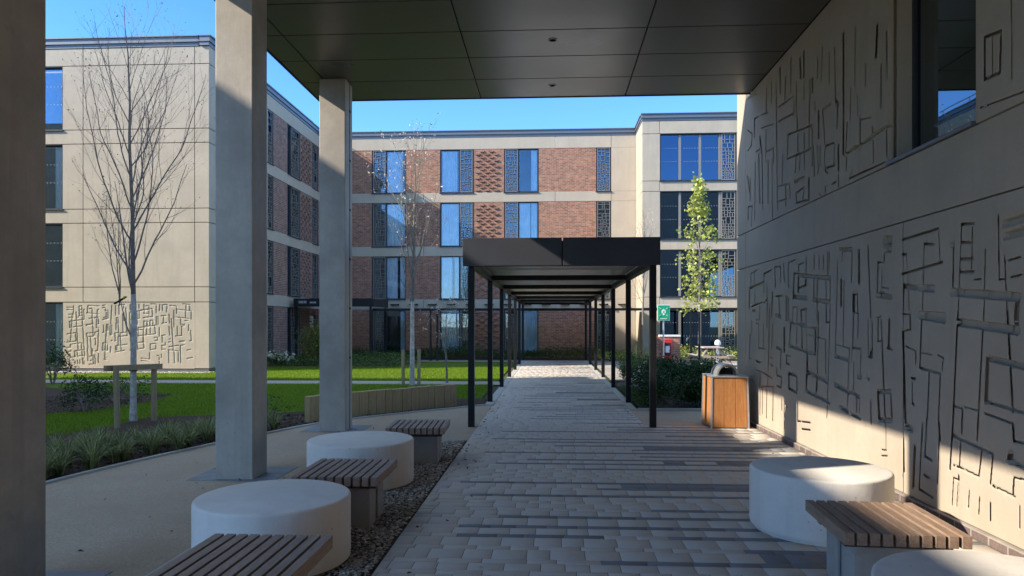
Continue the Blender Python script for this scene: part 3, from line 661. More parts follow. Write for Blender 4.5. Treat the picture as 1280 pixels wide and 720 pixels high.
# ---- right block
RY = 33.0
rg = empty('apartment_building', (6.4, RY, 0), label='sand concrete block with wide dark glazing behind the leafy young tree', cat='building')
tf = face_front(RY)
q = MB(tf)
for z0, z1 in BANDS:
    for a, b in ((4.24, 5.02), (5.04, 12.0)): q.box(a, b, 0, .5, z0+.011, z1-.011)
for z0, z1 in ROWS:
    zz = 0 if z0 < 1 else z0
    q.box(4.24, 5.05, .0, .5, zz+.011, z1-.011); q.box(8.54, 9.3, .0, .5, zz+.011, z1-.011); q.box(9.3, 12.0, .0, .5, zz+.011, z1-.011)
    if z0 < 1: q.box(5.05, 8.54, 0, .5, 0, z0-.006)
q.build('concrete_panel', M['facade'], rg, bevel=.006)
s = MB(face_left(4.24))
zs = [0, 2.37, 2.88, 5.06, 5.54, 7.76, 8.24, 10.42, 11.02]
for a, b in zip(zs, zs[1:]): s.box(-35.39, -33.503, .0, .3, a+.004, b-.004)
s.build('concrete_panel', M['facade'], rg, bevel=.006)
MB(tf).box(4.55, 12, .80, 11, 0, 11.0).build('core', M['facade'], rg)
m = coping(tf, 4.21, 12.0); m.tf = None
m.tf = face_left(4.24)
for d0, d1, a, b in ((-.02, .3, .0, .12), (-.07, .35, .123, .17), (-.045, .3, .173, .3), (-.09, .35, .303, .34)): m.box(-35.4, -33.36, d0, d1, 11.02+a, 11.02+b)
m.build('coping', M['metal_coping'], rg)
for ri, (z0, z1) in enumerate(ROWS):
    window(rg, tf, 5.05, 8.54, z0, z1, d0=.12, mull=[(5.92, 6.02), (6.84, 6.94), (7.74, 7.84)], screen=(7.86, 8.48), glass='glass_big', dots=True, seed=200+ri)

# ---- left block and its wing
LX, LY = -11.5, 23.3
lb = empty('apartment_building', (LX, LY, 0), label='sunlit sand concrete end block with a line relief panel, joined to a shaded brick wing', cat='building')
tf = face_front(LY)
q = MB(tf); xs = [-24, -18.25, -16.62, -15.9, -12.0, LX]
for z0, z1 in BANDS:
    for a, b in ((-24, -18.25), (-18.244, -15.91), (-15.89, -12.01), (-11.99, LX)): q.box(a, b, .0, .5, z0+.011, z1-.011)
for z0, z1 in ROWS:
    zz = .12 if z0 < 1 else z0
    for a, b in ((-24, -18.25), (-16.62, -15.91), (-15.89, -12.01), (-11.99, LX)):
        if z0 < 1 and a > -17 and b < LX: continue
        q.box(a, b, .0, .5, zz+.011, z1-.011)
q.box(-16.7, -12.0, .08, .5, .12, 2.366)
q.build('concrete_panel', M['facade'], lb, bevel=.006)
relief('relief_panel', [(-16.58+(a-4.7)*.655, .1+b*.9, -16.58+(c-4.7)*.655, .1+d*.9, .024) for a, b, c, d, w_ in low if 4.75 < a < 11.6 and 4.75 < c < 11.6 and b > .12 and d > .12 and abs(b-d) < 2], -16.62, -12.003, .125, 2.366, LY, M['facade'], lb, res=.015, depth=.02, soft=.008, wmin=.0, axis='y')
MB(tf).box(-24, LX-.02, .02, .5, 0, .12).build('plinth', M['metal_coping'], lb)
for ri, (z0, z1) in enumerate(ROWS):
    window(lb, tf, -18.25, -16.62, z0 if z0 > 1 else .15, z1, d0=.12, glass='glass', dots=True, seed=300+ri, curtains=[(-17.0, -16.68)] if ri % 2 == 0 else [])
# side wing facing the court
tf = face_right(LX)
WW = [(28.25, 28.85), (30.46, 32.0), (33.71, 34.5)]
bs = [(28.85, 30.46), (32.0, 33.71), (34.5, 35.4)]
bk = MB(tf)
for z0, z1 in ROWS:
    zz = 0 if z0 < 1 else z0
    for a, b in bs: bk.box(a, b, .012, .5, zz, z1)
    if z0 < 1:
        for a, b in WW: bk.box(a, b, .012, .5, 0, z0)
bk.build('brick_infill', M['brick_x'], lb)
q = MB(tf)
for z0, z1 in BANDS:
    for a, b in ((23.803, 28.25), (28.256, 35.39)): q.box(a, b, .0, .5, z0+.011, z1-.011)
for z0, z1 in ROWS: q.box(23.803, 28.25, .0, .5, (0 if z0 < 1 else z0)+.004, z1-.004)
q.build('concrete_band', M['facade_b'], lb, bevel=.006)
for ri, (z0, z1) in enumerate(ROWS):
    projecting(lb, tf, 32.05, 33.66, z0 if z0 > 1 else .3, z1)
    for wi, (a, b) in enumerate(WW):
        window(lb, tf, a, b, z0, z1, seed=400+ri*5+wi, screen=(a+.06, b-.06) if wi != 1 else (a+.5, b-.06), mull=[] if wi != 1 else [(a+.42, a+.48)])
MB().box(-24, LX-.80, 25.0, 44, 0, 11.0).build('core', M['facade'], lb)
m = coping(tf, 23.23, 35.4)
m.tf = face_front(LY)
for d0, d1, a, b in ((-.02, .3, .0, .12), (-.07, .35, .123, .17), (-.045, .3, .173, .3), (-.09, .35, .303, .34)): m.box(-24, LX-.35, d0, d1, 11.02+a, 11.02+b)
m.build('coping', M['metal_coping'], lb)
ra = MB()
for y in range(25, 36, 2): ra.bar((LX-.5, y, 11.3), (LX-.5, y, 11.85), .03)
ra.bar((LX-.5, 24.6, 11.85), (LX-.5, 35.3, 11.85), .035); ra.bar((LX-.5, 24.6, 11.6), (LX-.5, 35.3, 11.6), .025)
ra.build('roof_rail', M['metal_coping'], lb)
# small items on the wing wall
n = MB(tf); n.box(33.25, 33.72, -.03, -.003, 1.5, 2.02)
nt_ = n.build('notice_board', M['white'], None, bevel=.004)
tag(nt_, 'white notice panel fixed to the shaded brick wing beside the olive shrub', 'notice')
n = MB(tf)
for k in range(6): n.box(33.32, 33.62-.04*(k % 3), -.036, -.031, 1.9-.065*k, 1.915-.065*k)
nn = n.build('lettering', M['metal_coping'], nt_)
nn.location = (0, 0, 0)
al = MB(tf); al.box(33.9, 34.04, -.1, -.003, 2.1, 2.28)
tag(al.build('alarm_beacon', M['red'], bevel=.02), 'small red alarm beacon above the white notice on the brick wing', 'alarm')

# ---- offscreen neighbour to the left: throws the long shade over the court and shows in the window glass
ob = empty('apartment_building', (-14.3, 5, 0), label='neighbouring brick and concrete block to the left, seen mirrored in the high window', cat='building')
tf = face_right(-14.3)
bk = MB(tf); q = MB(tf); zr = ROWS
for z0, z1 in ROWS:
    y = -3
    k = 0
    while y < 14.5:
        bk.box(y, y+2.4, .012, .5, z0 if z0 > 1 else 0, z1); y += 4.2
for z0, z1 in BANDS: q.box(-3, 14.95, 0, .5, z0, z1)
bk.build('brick_infill', M['brick_x'], ob); q.build('concrete_band', M['facade_b'], ob)
g = MB(tf)
g.box(-3, 14.9, .2, .23, 0, 10.9)
g.build('window', M['glass_dark'], ob)
MB().box(-30, -14.8, -3, 14.95, 0, 11.02).build('core', M['facade'], ob)
coping(tf, -3, 14.95, 10.98).build('coping', M['metal_coping'], ob)

# ================================================================== COVERED WALKWAY (pergola)
pg = empty('covered_walkway', (.15, 11, 0), label='black steel covered walkway with slender posts over the block paved path', cat='canopy')
ys = [11.02 + 3.45*i for i in range(7)]
for y in ys:
    for x in (-1.235, 1.58):
        MB().box(x-.05, x+.05, y-.03, y+.07, .0, 2.50).build('post', M['black'], pg, bevel=.006)
m = MB(); 
for x in (-1.235, 1.58): m.box(x-.05, x+.05, ys[0]-.03, ys[-1]+.07, 2.503, 2.62)
m.build('side_beam', M['black'], pg, bevel=.004)
m = MB()
for y in ys: MB().box(-1.18, 1.525, y-.03, y+.07, 2.51, 2.61).build('cross_beam', M['black'], pg, bevel=.003)
m = MB()
for i in range(len(ys)-1):
    for a, b in ((-1.28, .169), (.171, 1.63)): m.box(a, b, ys[i]+.005, ys[i+1]-.005, 2.70, 2.72)
m.build('roof_panel', M['roof_panel'], pg)
for a, b in ((-1.36, .175), (.195, 1.68)):
    MB().box(a, b, 10.93, 10.965, 2.515, 2.945).build('fascia_panel', M['fascia'], pg, bevel=.004)
m = MB(); m.box(-1.36, -1.33, 10.967, ys[-1]+.1, 2.62, 2.93); m.box(1.65, 1.68, 10.967, ys[-1]+.1, 2.62, 2.93)
m.box(-1.33, 1.65, ys[-1]+.07, ys[-1]+.1, 2.62, 2.93); m.box(.13, .24, 10.967, 11.0, 2.55, 2.9)
m.build('side_fascia', M['fascia'], pg)

# low covered way along the far facade
cw = empty('covered_walkway', (-2, 33, 0), label='low black canopy on thin posts running across in front of the far ground floor', cat='canopy')
MB().box(-7.9, 12, 31.1, 31.2, 2.22, 2.33).build('front_beam', M['black'], cw)
m = MB(); m.box(-7.9, 4.1, 31.2, 34.0, 2.29, 2.32); m.box(4.1, 12, 31.2, 32.4, 2.29, 2.32); m.build('roof_sheet', M['roof_panel'], cw)
for x in (-5.3, -5.0, 2.6, 6.1, 6.45, 9.6):
    MB().box(x-.04, x+.04, 31.1, 31.18, 0, 2.22).build('post', M['black'], cw)

en = empty('entrance_canopy', (-9.6, 31, 0), label='black flat entrance canopy with small white lettering beside the brick wing', cat='canopy')
m = MB(); m.box(-11.3, -7.75, 30.6, 30.66, 2.40, 2.76); m.box(-7.81, -7.75, 30.66, 33.5, 2.40, 2.76); m.build('fascia', M['black'], en, bevel=.005)
MB().box(-11.3, -7.81, 30.66, 33.5, 2.68, 2.72).build('roof_sheet', M['fascia'], en)
for x, y in ((-11.2, 30.65), (-7.88, 30.65), (-7.88, 33.4)): MB().box(x-.045, x+.045, y, y+.09, 0, 2.40).build('post', M['black'], en)
m = MB(); x = -11.05; rr = random.Random(4)
for k in range(11):
    if k == 5: x += .12; continue
    hgt = .10 if k < 5 else .06; wd = .05 if k < 5 else .035
    m.box(x, x+.014, 30.588, 30.598, 2.55, 2.55+hgt); m.box(x+.014, x+wd, 30.588, 30.598, 2.55+hgt-.016, 2.55+hgt)
    if k % 2: m.box(x+wd-.012, x+wd, 30.588, 30.598, 2.55, 2.55+hgt-.016)
    else: m.box(x+.014, x+wd, 30.588, 30.598, 2.55, 2.566)
    x += wd+.025
m.build('lettering', M['white'], en)
# ================================================================== SEATS
def drum(x, y, r, h, label):
    o = MB().lathe(0, 0, [(r-.035, .0), (r-.03, .03), (r-.004, .034), (r, .06), (r, h-.022), (r-.003, h-.011), (r-.010, h-.004), (r-.022, h)], 96).build('drum_seat', M['drum'], None, smooth=True)
    o.location = (x, y, .004 if x < 0 else .018)
    return tag(o, label, 'seat', 'pale concrete drum seats')
drum(-1.855, 4.66, .505, .455, 'pale concrete drum seat in the left front, between two slatted benches')
drum(-1.90, 7.02, .525, .455, 'shaded pale concrete drum seat in front of the far column on the left')
drum(2.085, 5.62, .515, .475, 'pale concrete drum seat on the right, top half in shadow, before the relief wall')
drum(1.97, 3.12, .545, .46, 'pale concrete drum seat cut off by the bottom right corner')

def bench(label):
    r = empty('slatted_bench', (0, 0, 0), label=label, cat='bench', group='short slatted timber benches')
    n = 10; W_, D_ = .66, .74; sw = .051; gap = (W_-n*sw)/(n-1)
    for i in range(n):
        x = -W_/2 + i*(sw+gap)
        MB().box(x, x+sw, -D_/2, D_/2, .365, .435).build('slat', M['slat'], r, bevel=.0025)
    m = MB(); m.box(-.29, .29, -.25, -.19, .322, .364); m.box(-.29, .29, .19, .25, .322, .364); m.box(-.26, .26, -.19, .19, .34, .362)
    m.build('support_frame', M['frame'], r, bevel=.003)
    for a, b in ((-.235, -.035), (.035, .235)):
        MB().box(-.24, .24, a, b, 0, .322).build('leg', M['legc'], r, bevel=.008)
    MB().box(-.22, .22, -.035, .035, .02, .30).build('core_plate', M['frame'], r)
    return r
b0 = bench('slatted bench lying between the two left drum seats'); b0.location = (-1.64, 5.65, .012); b0.rotation_euler.z = R(.6)
for x, y, rz, lab in ((-1.52, 3.45, 0, 'slatted bench cut off by the bottom edge, nearest on the left'), (-1.53, 8.2, 3, 'farthest slatted bench on the left, behind the second drum seat'), (1.975, 4.35, -3.5, 'partly sunlit slatted bench on the right between two drum seats')):
    c = copy_tree(b0); c.location = (x, y, .012 if x < 0 else .018); c.rotation_euler.z = R(rz); c['label'] = lab

# litter bin
bn = empty('litter_bin', (2.74, 11.2, 0), rz=0, label='square litter bin clad in orange timber boards with a metal hood by the relief wall', cat='bin')
x0, x1, y0, y1 = 2.44, 3.03, 10.95, 11.62; z1 = .79
def taper(m, a, b, c, d, z0, z1, cx, cy, k=.045):
    f = lambda x, y, z: (cx+(x-cx)*(1-k*z/z1*1.2), cy+(y-cy)*(1-k*z/z1), z)
    m.add([f(a,c,z0), f(b,c,z0), f(b,d,z0), f(a,d,z0), f(a,c,z1), f(b,c,z1), f(b,d,z1), f(a,d,z1)], [(0,3,2,1),(4,5,6,7),(0,1,5,4),(1,2,6,5),(2,3,7,6),(3,0,4,7)])
cx, cy = 2.735, 11.285
for i in range(3):
    w3 = (x1-x0-.06)/3; m = MB(); taper(m, x0+.03+i*w3+.003, x0+.03+(i+1)*w3-.003, y0+.01, y0+.035, .03, z1, cx, cy); m.build('timber_board', M['binwood'], bn, bevel=.003)
    w3 = (y1-y0-.06)/3; m = MB(); taper(m, x0+.01, x0+.035, y0+.03+i*w3+.003, y0+.03+(i+1)*w3-.003, .03, z1, cx, cy); m.build('timber_board', M['binwood'], bn, bevel=.003)
m = MB(); taper(m, x0+.04, x1-.02, y0+.04, y1-.02, .01, z1-.01, cx, cy); m.build('liner_box', M['dark'], bn)
m = MB()
for a, c in ((x0, y0), (x1-.028, y0), (x0, y1-.028), (x1-.028, y1-.028)):
    m = MB(); taper(m, a, a+.028, c, c+.028, .012, z1+.002, cx, cy); m.build('corner_trim', M['steel'], bn, bevel=.003)

kx = .972
MB().box(cx-.285, cx+.28, cy-.325, cy+.325, z1+.004, z1+.026).build('lid', M['steel'], bn, bevel=.006)
m = MB(); n = 20; vs = []; fs = []
for i in range(n+1):
    a = math.pi*i/n
    for rr in (.17, .145):
        for yy in (cy-.2, cy+.2): vs.append((cx+rr*math.cos(a), yy, z1+.026+rr*math.sin(a)*1.05))
for i in range(n):
    a = 4*i; b = a+4; fs += [(a, b, b+1, a+1), (a+2, a+3, b+3, b+2), (a, a+2, b+2, b), (a+1, b+1, b+3, a+3)]
m.add(vs, fs); m.build('hood', M['steel'], bn, smooth=True)
MB().box(cx-.14, cx+.14, cy+.05, cy+.06, z1+.03, z1+.13).build('ash_plate', M['dark'], bn)

# timber sleeper planter
PL = smooth_line([(-3.92, 11.33), (-3.6, 11.82), (-3.3, 12.17), (-2.55, 13.05), (-1.83, 13.86)], 10)
pr = empty('sleeper_planter', (-2.8, 12.8, 0), label='curved low planter wall of upright oak sleepers beside the path', cat='planter')
acc = 0; k = 0; rr = random.Random(2)
L = [Vector(p) for p in PL]; d = [0]
for a, b in zip(L, L[1:]): d.append(d[-1]+(b-a).length)
def at_len(s):
    for i in range(len(L)-1):
        if d[i] <= s <= d[i+1]: return L[i]+(L[i+1]-L[i])*((s-d[i])/(d[i+1]-d[i]+1e-9))
    return L[-1]
s_ = 0
while s_ < d[-1]-.08:
    w_ = min(rr.choice([.2, .22, .24, .16, .2]), d[-1]-s_); a = at_len(s_+.003); b = at_len(s_+w_-.003); t = (b-a).normalized(); q = Vector((-t.y, t.x)); o = rr.uniform(-.005, .006); h = .43 + rr.uniform(-.006, .006)
    m = MB(); m.prism([tuple(a+q*o), tuple(b+q*o), tuple(b+q*(.13+o)), tuple(a+q*(.13+o))], 0, h); m.build('sleeper', M['sleeper'], pr, bevel=.006); s_ += w_

# knee rail, sign, cabinet, picnic table on the right
kr = empty('knee_rail', (3.9, 21, 0), label='low timber knee rail running behind the dark hedge', cat='railing')
MB().box(2.75, 3.86, 20.95, 21.12, .44, .54).build('rail', M['pale_wood'], kr, bevel=.006)
MB().box(3.9, 4.78, 21.3, 21.47, .47, .57).build('rail', M['stake'], kr, bevel=.006)
for x, y in ((2.9, 21), (3.4, 21), (3.8, 21), (3.96, 21.35), (4.7, 21.35)): MB().box(x-.05, x+.05, y-.0, y+.1, 0, .44 if y < 21.2 else .47).build('post', M['stake'], kr)

sg = empty('assembly_sign', (3.95, 25, 0), label='green and white assembly point sign on a grey pole behind the walkway', cat='sign')
MB().tube([(3.95, 25.03, 0), (3.95, 25.03, 2.42)], .028, 10).build('pole', M['steel'], sg, smooth=True)
zc, hh, ww = 2.02, .28, .215
MB().box(3.95-ww, 3.95+ww, 24.98, 25.0, zc-hh, zc+hh).build('board', M['white'], sg, bevel=.003)
MB().box(3.95-ww+.018, 3.95+ww-.018, 24.972, 24.978, zc-hh+.018, zc+hh-.018).build('green_face', M['green_sign'], sg)
m = MB(); Yf = 24.964
def disc(x, z, r, n=14): m.add([(x+r*math.cos(2*math.pi*i/n), Yf, z+r*math.sin(2*math.pi*i/n)) for i in range(n)]+[(x+r*math.cos(2*math.pi*i/n), Yf+.006, z+r*math.sin(2*math.pi*i/n)) for i in range(n)], [tuple(range(n)), ]+[(i, n+i, n+(i+1) % n, (i+1) % n) for i in range(n)])
for dx, dz, s in ((-.045, .03, 1), (.045, .03, 1), (-.0, .055, 1.05), (.0, -.035, 1.1)):
    disc(3.95+dx, zc+dz+.055*s, .022*s); m.box(3.95+dx-.026*s, 3.95+dx+.026*s, Yf, Yf+.006, zc+dz-.045*s, zc+dz+.03*s)
for sx in (-1, 1):
    for sz in (-1, 1):
        ax, az = 3.95+sx*.13, zc+sz*.13+.03
        m.bar((ax+sx*.035, Yf+.003, az+sz*.035), (ax-sx*.02, Yf+.003, az-sz*.02), .018, .006)
        m.bar((ax-sx*.03, Yf+.003, az-sz*.03), (ax-sx*.03+sx*.04, Yf+.003, az-sz*.03), .015, .006)
        m.bar((ax-sx*.03, Yf+.003, az-sz*.03), (ax-sx*.03, Yf+.003, az-sz*.03+sz*.04), .015, .006)
x = 3.95-.12
for k in range(8):
    m.box(x, x+.016, Yf, Yf+.006, zc-.225, zc-.19); x += .031
m.build('white_symbol', M['white'], sg)

bwall = empty('low_brick_wall', (4.6, 31, 0), label='short brick wall with a white coping holding the red cabinet', cat='wall')
MB().box(4.40, 5.40, 29.9, 30.15, 0, 1.1).build('wall', M['brick_y'], bwall, bevel=.003)
MB().box(4.55, 5.43, 29.86, 30.19, 1.103, 1.18).build('coping', M['white'], bwall, bevel=.005)
rc = empty('red_cabinet', (4.72, 29.8, 0), label='red wall cabinet with a dark window and white notice on the low brick wall', cat='cabinet')
MB().box(4.69, 5.05, 29.74, 29.898, .18, 1.0).build('body', M['red'], rc, bevel=.015)
MB().box(4.75, 4.99, 29.728, 29.738, .32, .86).build('door_window', M['dark'], rc, bevel=.004)
MB().box(4.78, 4.95, 29.72, 29.727, .45, .72).build('notice', M['white'], rc)

pt = empty('picnic_table', (6.1, 27.5, 0), label='pale weathered timber picnic table on the sunny court', cat='table')
m = MB()
for i in range(5): m.box(5.72+i*.155, 5.72+i*.155+.14, 26.8, 28.2, .72, .76)
m.build('tabletop', M['pale_wood'], pt, bevel=.004)
for a in (5.35, 6.61):
    m = MB(); m.box(a, a+.12, 26.8, 28.2, .43, .47); m.box(a+.135, a+.25, 26.8, 28.2, .43, .47); m.build('seat', M['pale_wood'], pt, bevel=.004)
for y in (27.0, 28.0):
    m = MB(); m.bar((5.9, y, .72), (5.45, y, 0), .09, .045); m.bar((6.3, y, .72), (6.75, y, 0), .09, .045); m.box(5.4, 6.8, y-.07, y-.03, .34, .43); m.build('trestle', M['pale_wood'], pt)
bl = empty('bollard_light', (7.0, 30.0, 0), label='pale bollard light with a white dome beyond the picnic table', cat='lamp')
MB().lathe(6.98, 30, [(.07, 0), (.07, .75), (.06, .76)], 20).build('post', M['steel'], bl, smooth=True)
MB().lathe(6.98, 30, [(.12, .76), (.13, .84), (.11, .92), (.06, .965), (.01, .98)], 24).build('dome', M['white'], bl, smooth=True)

# ================================================================== VEGETATION
def leaves(P, size, seed=0, flat=.6, ratio=.5, N=None):
    """P (n,3) -> folded leaf quads; returns V,F"""
    r = np.random.RandomState(seed); n = len(P)
    a = r.normal(size=(n, 3)); a[:, 2] *= flat; a /= np.linalg.norm(a, axis=1)[:, None]
    b = r.normal(size=(n, 3)); b -= (b*a).sum(1)[:, None]*a; b /= np.linalg.norm(b, axis=1)[:, None]
    s = (size*r.uniform(.6, 1.3, n))[:, None]
    c = np.cross(a, b)
    V = np.stack([P, P+a*s*.5+b*s*ratio*.5+c*s*.08, P+a*s, P+a*s*.5-b*s*ratio*.5+c*s*.08], 1).reshape(-1, 3)
    F = np.arange(4*n).reshape(n, 4); return V, F

def blob_points(n, c, rad, seed, shell=.55, clump=14):
    """points spread through clumps inside an ellipsoid, denser near the skin"""
    r = np.random.RandomState(seed)
    cc = r.normal(size=(clump, 3)); cc /= np.linalg.norm(cc, axis=1)[:, None]; cc *= r.uniform(shell, .95, (clump, 1)); cc[:, 2] = np.abs(cc[:, 2])*1.0 - .15
    k = r.randint(0, clump, n); p = cc[k] + r.normal(size=(n, 3))*.21
    return p*np.array(rad) + np.array(c)

def bush(x, y, rx, ry, h, mat, n, size, seed, label, group=None, stems=True, kind='shrub', name=None):
    root = empty(name or kind, (x, y, 0), label=label, cat=kind, group=group)
    P = blob_points(n, (x, y, h*.38), (rx, ry, h*.58), seed); P[:, 2] = np.clip(P[:, 2], .03, None)
    V, F = leaves(P, size, seed); np_mesh('foliage', V, F, mat, root)
    m = MB(); r = random.Random(seed)
    for i in range(8 if stems else 3):
        a = r.uniform(0, 6.28); q = r.uniform(.3, .8)
        m.tube([(x+.03*math.cos(a), y+.03*math.sin(a), 0), (x+rx*q*.5*math.cos(a), y+ry*q*.5*math.sin(a), h*.35), (x+rx*q*math.cos(a), y+ry*q*math.sin(a), h*.72)], [.014, .009, .004], 5)
    m.build('stem', M['bark_dark'], root); return root

class Tree:
    def __init__(s, seed): s.r = random.Random(seed); s.big = MB(); s.small = MB(); s.tips = []
    def limb(s, p, d, L, r0, lv, up=.12, kids=None, wob=.10, ang=(25, 42), ratio=.58, rend=.25):
        r = s.r; n = max(3, int(L/.14)) if lv < 2 else max(3, int(L/.12)); pts = [Vector(p)]; rs = [r0]; dd = Vector(d).normalized()
        for i in range(n):
            dd = (dd + Vector((r.gauss(0, wob), r.gauss(0, wob), r.gauss(0, wob*.6)+up))*(.35 if lv == 0 else .5)).normalized()
            pts.append(pts[-1]+dd*L/n); rs.append(r0*(1-(1-rend)*(i+1)/n))
        (s.big if r0 > .012 else s.small).tube(pts, rs, 8 if r0 > .03 else (5 if r0 > .008 else 3), cap=False)
        s.tips.append(pts[-1])
        return pts, rs, dd
    def grow(s, p, d, L, r0, lv, maxlv, dens, up, ang, ratio, start=.25, wob=.1):
        pts, rs, dd = s.limb(p, d, L, r0, lv, up, wob=wob)
        if lv >= maxlv: return
        k = max(1, int(L*dens[lv])); r = s.r; az = r.uniform(0, 6.28)
        for j in range(k):
            f = start + (1-start)*(j+.5*r.random()+.2)/k; f = min(f, .98); i = min(int(f*(len(pts)-1)), len(pts)-2); q = pts[i].lerp(pts[i+1], f*(len(pts)-1)-i)
            t = (pts[i+1]-pts[i]).normalized(); az += 2.4 + r.uniform(-.4, .4)
            x = t.orthogonal().normalized(); y = t.cross(x); out = x*math.cos(az)+y*math.sin(az)
            an = R(r.uniform(*ang)); nd = t*math.cos(an)+out*math.sin(an)
            ll = L*ratio*(1.0 - .55*(f-start)/(1-start))*r.uniform(.7, 1.15)
            if ll < .12: continue
            s.grow(q, nd, ll, max(.0022, rs[i]*.5), lv+1, maxlv, dens, up, ang, ratio*.95, .2, wob*1.3)

def bare_tree(x, y, H_, z0, r0, seed, label, dens=(7, 6, 5), mat='bark_dark', matt='bark_grey', spread=.42, buds=None, budsize=.02, up=.16, ang=(22, 38), extra=None, wob=.08):
    root = empty('young_tree', (x, y, 0), label=label, cat='tree'); T = Tree(seed)
    # trunk
    n = 26; pts = []; rs = []; r = T.r; ox = oy = 0
    for i in range(n+1):
        t = i/n; ox += r.gauss(0, .012); oy += r.gauss(0, .012); pts.append(Vector((x+ox*t, y+oy*t, H_*t))); rs.append(max(.004, r0*(1-t)**.8+.002))
    rs[0] *= 1.25
    cut = max(2, int(n*z0/H_)+1)
    tm = MB(); tm.tube(pts[:cut+1], rs[:cut+1], 12, cap=False); tm.build('trunk', M[matt], root, smooth=True)
    T.big.tube(pts[cut:], rs[cut:], 8, cap=False)
    k = int((H_-z0)*dens[0]); az = 0
    for j in range(k):
        f = z0/H_ + (1-z0/H_)*(j/k)*.97; i = min(int(f*n), n-1); q = pts[i].lerp(pts[i+1], f*n-i); az += 2.4+r.uniform(-.5, .5); an = R(r.uniform(*ang))*(1.15 - .4*f)
        d = Vector((math.cos(az)*math.sin(an), math.sin(az)*math.sin(an), math.cos(an))); t = (f-z0/H_)/(1-z0/H_)
        ll = (H_-z0)*spread*(.35+.95*math.sin(math.pi*min(1, .25+t*.8)))*r.uniform(.7, 1.1)*(1-.3*t)
        T.grow(q, d, ll, max(.003, rs[i]*.42), 1, 3, (0,)+tuple(dens[1:])+(0,), up, (22, 42), .52, .15, wob)
    if extra: extra(T)
    T.big.build('branches', M[mat], root, smooth=True); T.small.build('twigs', M[mat], root)
    if buds:
        P = np.array([tuple(p) for p in T.tips]); P = np.repeat(P, buds[1], axis=0)+nr.normal(size=(len(P)*buds[1], 3))*buds[2]
        V, F = leaves(P, budsize, seed, 1.5, .55); tag(np_mesh('buds', V, F, M[buds[0]], root), kind='stuff')
    return root

def lowlimb(T):
    a = Vector((-6.93, 11.42, 1.35)); T.limb(a, (-.55, .1, .8), .9, .016, 1, .18); p = T.tips[-1]
    for k in range(3): T.grow(p - Vector((.0, 0, .1*k)), (-.18+.15*k, .1*k-.1, .95), 1.7, .011, 1, 3, (0, 6, 5, 0), .16, (20, 36), .5)
t1 = bare_tree(-6.93, 11.42, 6.85, 1.9, .05, 3, 'tall bare birch with a pale trunk held by a timber goalpost stake on the left', dens=(5.5, 4, 3.2), matt='bark_pale', spread=.46, buds=('bark_dark', 1, .01), budsize=.03, extra=lowlimb, ang=(22, 42), up=.19, wob=.13)
m = MB(); m.bar((-7.24, 11.40, 1.95), (-7.05, 11.38, 2.05), .04, .02); m.build('tree_tag', M['dark'], t1)
m = MB(); m.bar((-7.06, 11.37, 2.045), (-7.02, 11.36, 2.065), .045, .022); m.build('tie', M['yellow'], t1)

st = empty('tree_stake', (-6.8, 11.2, 0), label='timber goalpost stake with a crossbar strapped to the birch', cat='stake')
MB().tube([(-6.70, 10.62, 0), (-6.72, 10.62, .97)], .045, 10).build('post', M['stake'], st, smooth=True)
MB().tube([(-6.62, 11.5, 0), (-6.62, 11.5, .9)], .045, 10).build('post', M['stake'], st, smooth=True)
MB().bar((-6.82, 10.50, .93), (-6.56, 11.62, .90), .05, .09).build('crossbar', M['stake'], st)
MB().tube([(-6.93, 11.42, .83), (-6.93, 11.42, .92)], .065, 12).build('strap', M['dark'], st)

bare_tree(-3.64, 18.5, 6.4, 2.1, .065, 21, 'bare young tree with pale buds between two stakes behind the sleeper planter', dens=(4, 2.8, 2.4), mat='bark_grey', matt='bark_pale', spread=.56, wob=.12, buds=('bud', 3, .035), budsize=.05, ang=(18, 34), up=.14)
for x in (-3.86, -3.44):
    o = MB().tube([(0, 0, 0), (0, 0, .95)], .045, 10).build('tree_stake', M['stake'], smooth=True); o.location = (x, 18.4, 0)
    tag(o, 'short round timber stake on the %s of the bare young tree behind the planter' % ('left' if x < -3.6 else 'right'), 'stake', 'short stakes beside the young tree')
bare_tree(-2.85, 19.75-.35, 2.25, .75, .03, 33, 'small shrubby magnolia with pale buds on the lawn beside the walkway', dens=(9, 4, 3), mat='bark_grey', matt='bark_grey', spread=.55, buds=('bud', 5, .06), budsize=.06, ang=(35, 60), up=.1)
bare_tree(3.7, 28.6, 6.2, 2.4, .05, 41, 'bare young tree standing in front of the pale wall right of the walkway', dens=(6, 5, 4), mat='bark_grey', matt='bark_dark', spread=.36, buds=('bud', 1, .03), budsize=.05, ang=(20, 34))
for x in (3.38, 3.98):
    o = MB().tube([(0, 0, 0), (0, 0, .85)], .04, 8).build('tree_stake', M['stake'], smooth=True); o.location = (x, 28.3, 0)
    tag(o, 'timber stake %s the bare tree by the pale wall' % ('just left of' if x < 3.6 else 'just right of'), 'stake', 'stakes by the bare tree at the pale wall')

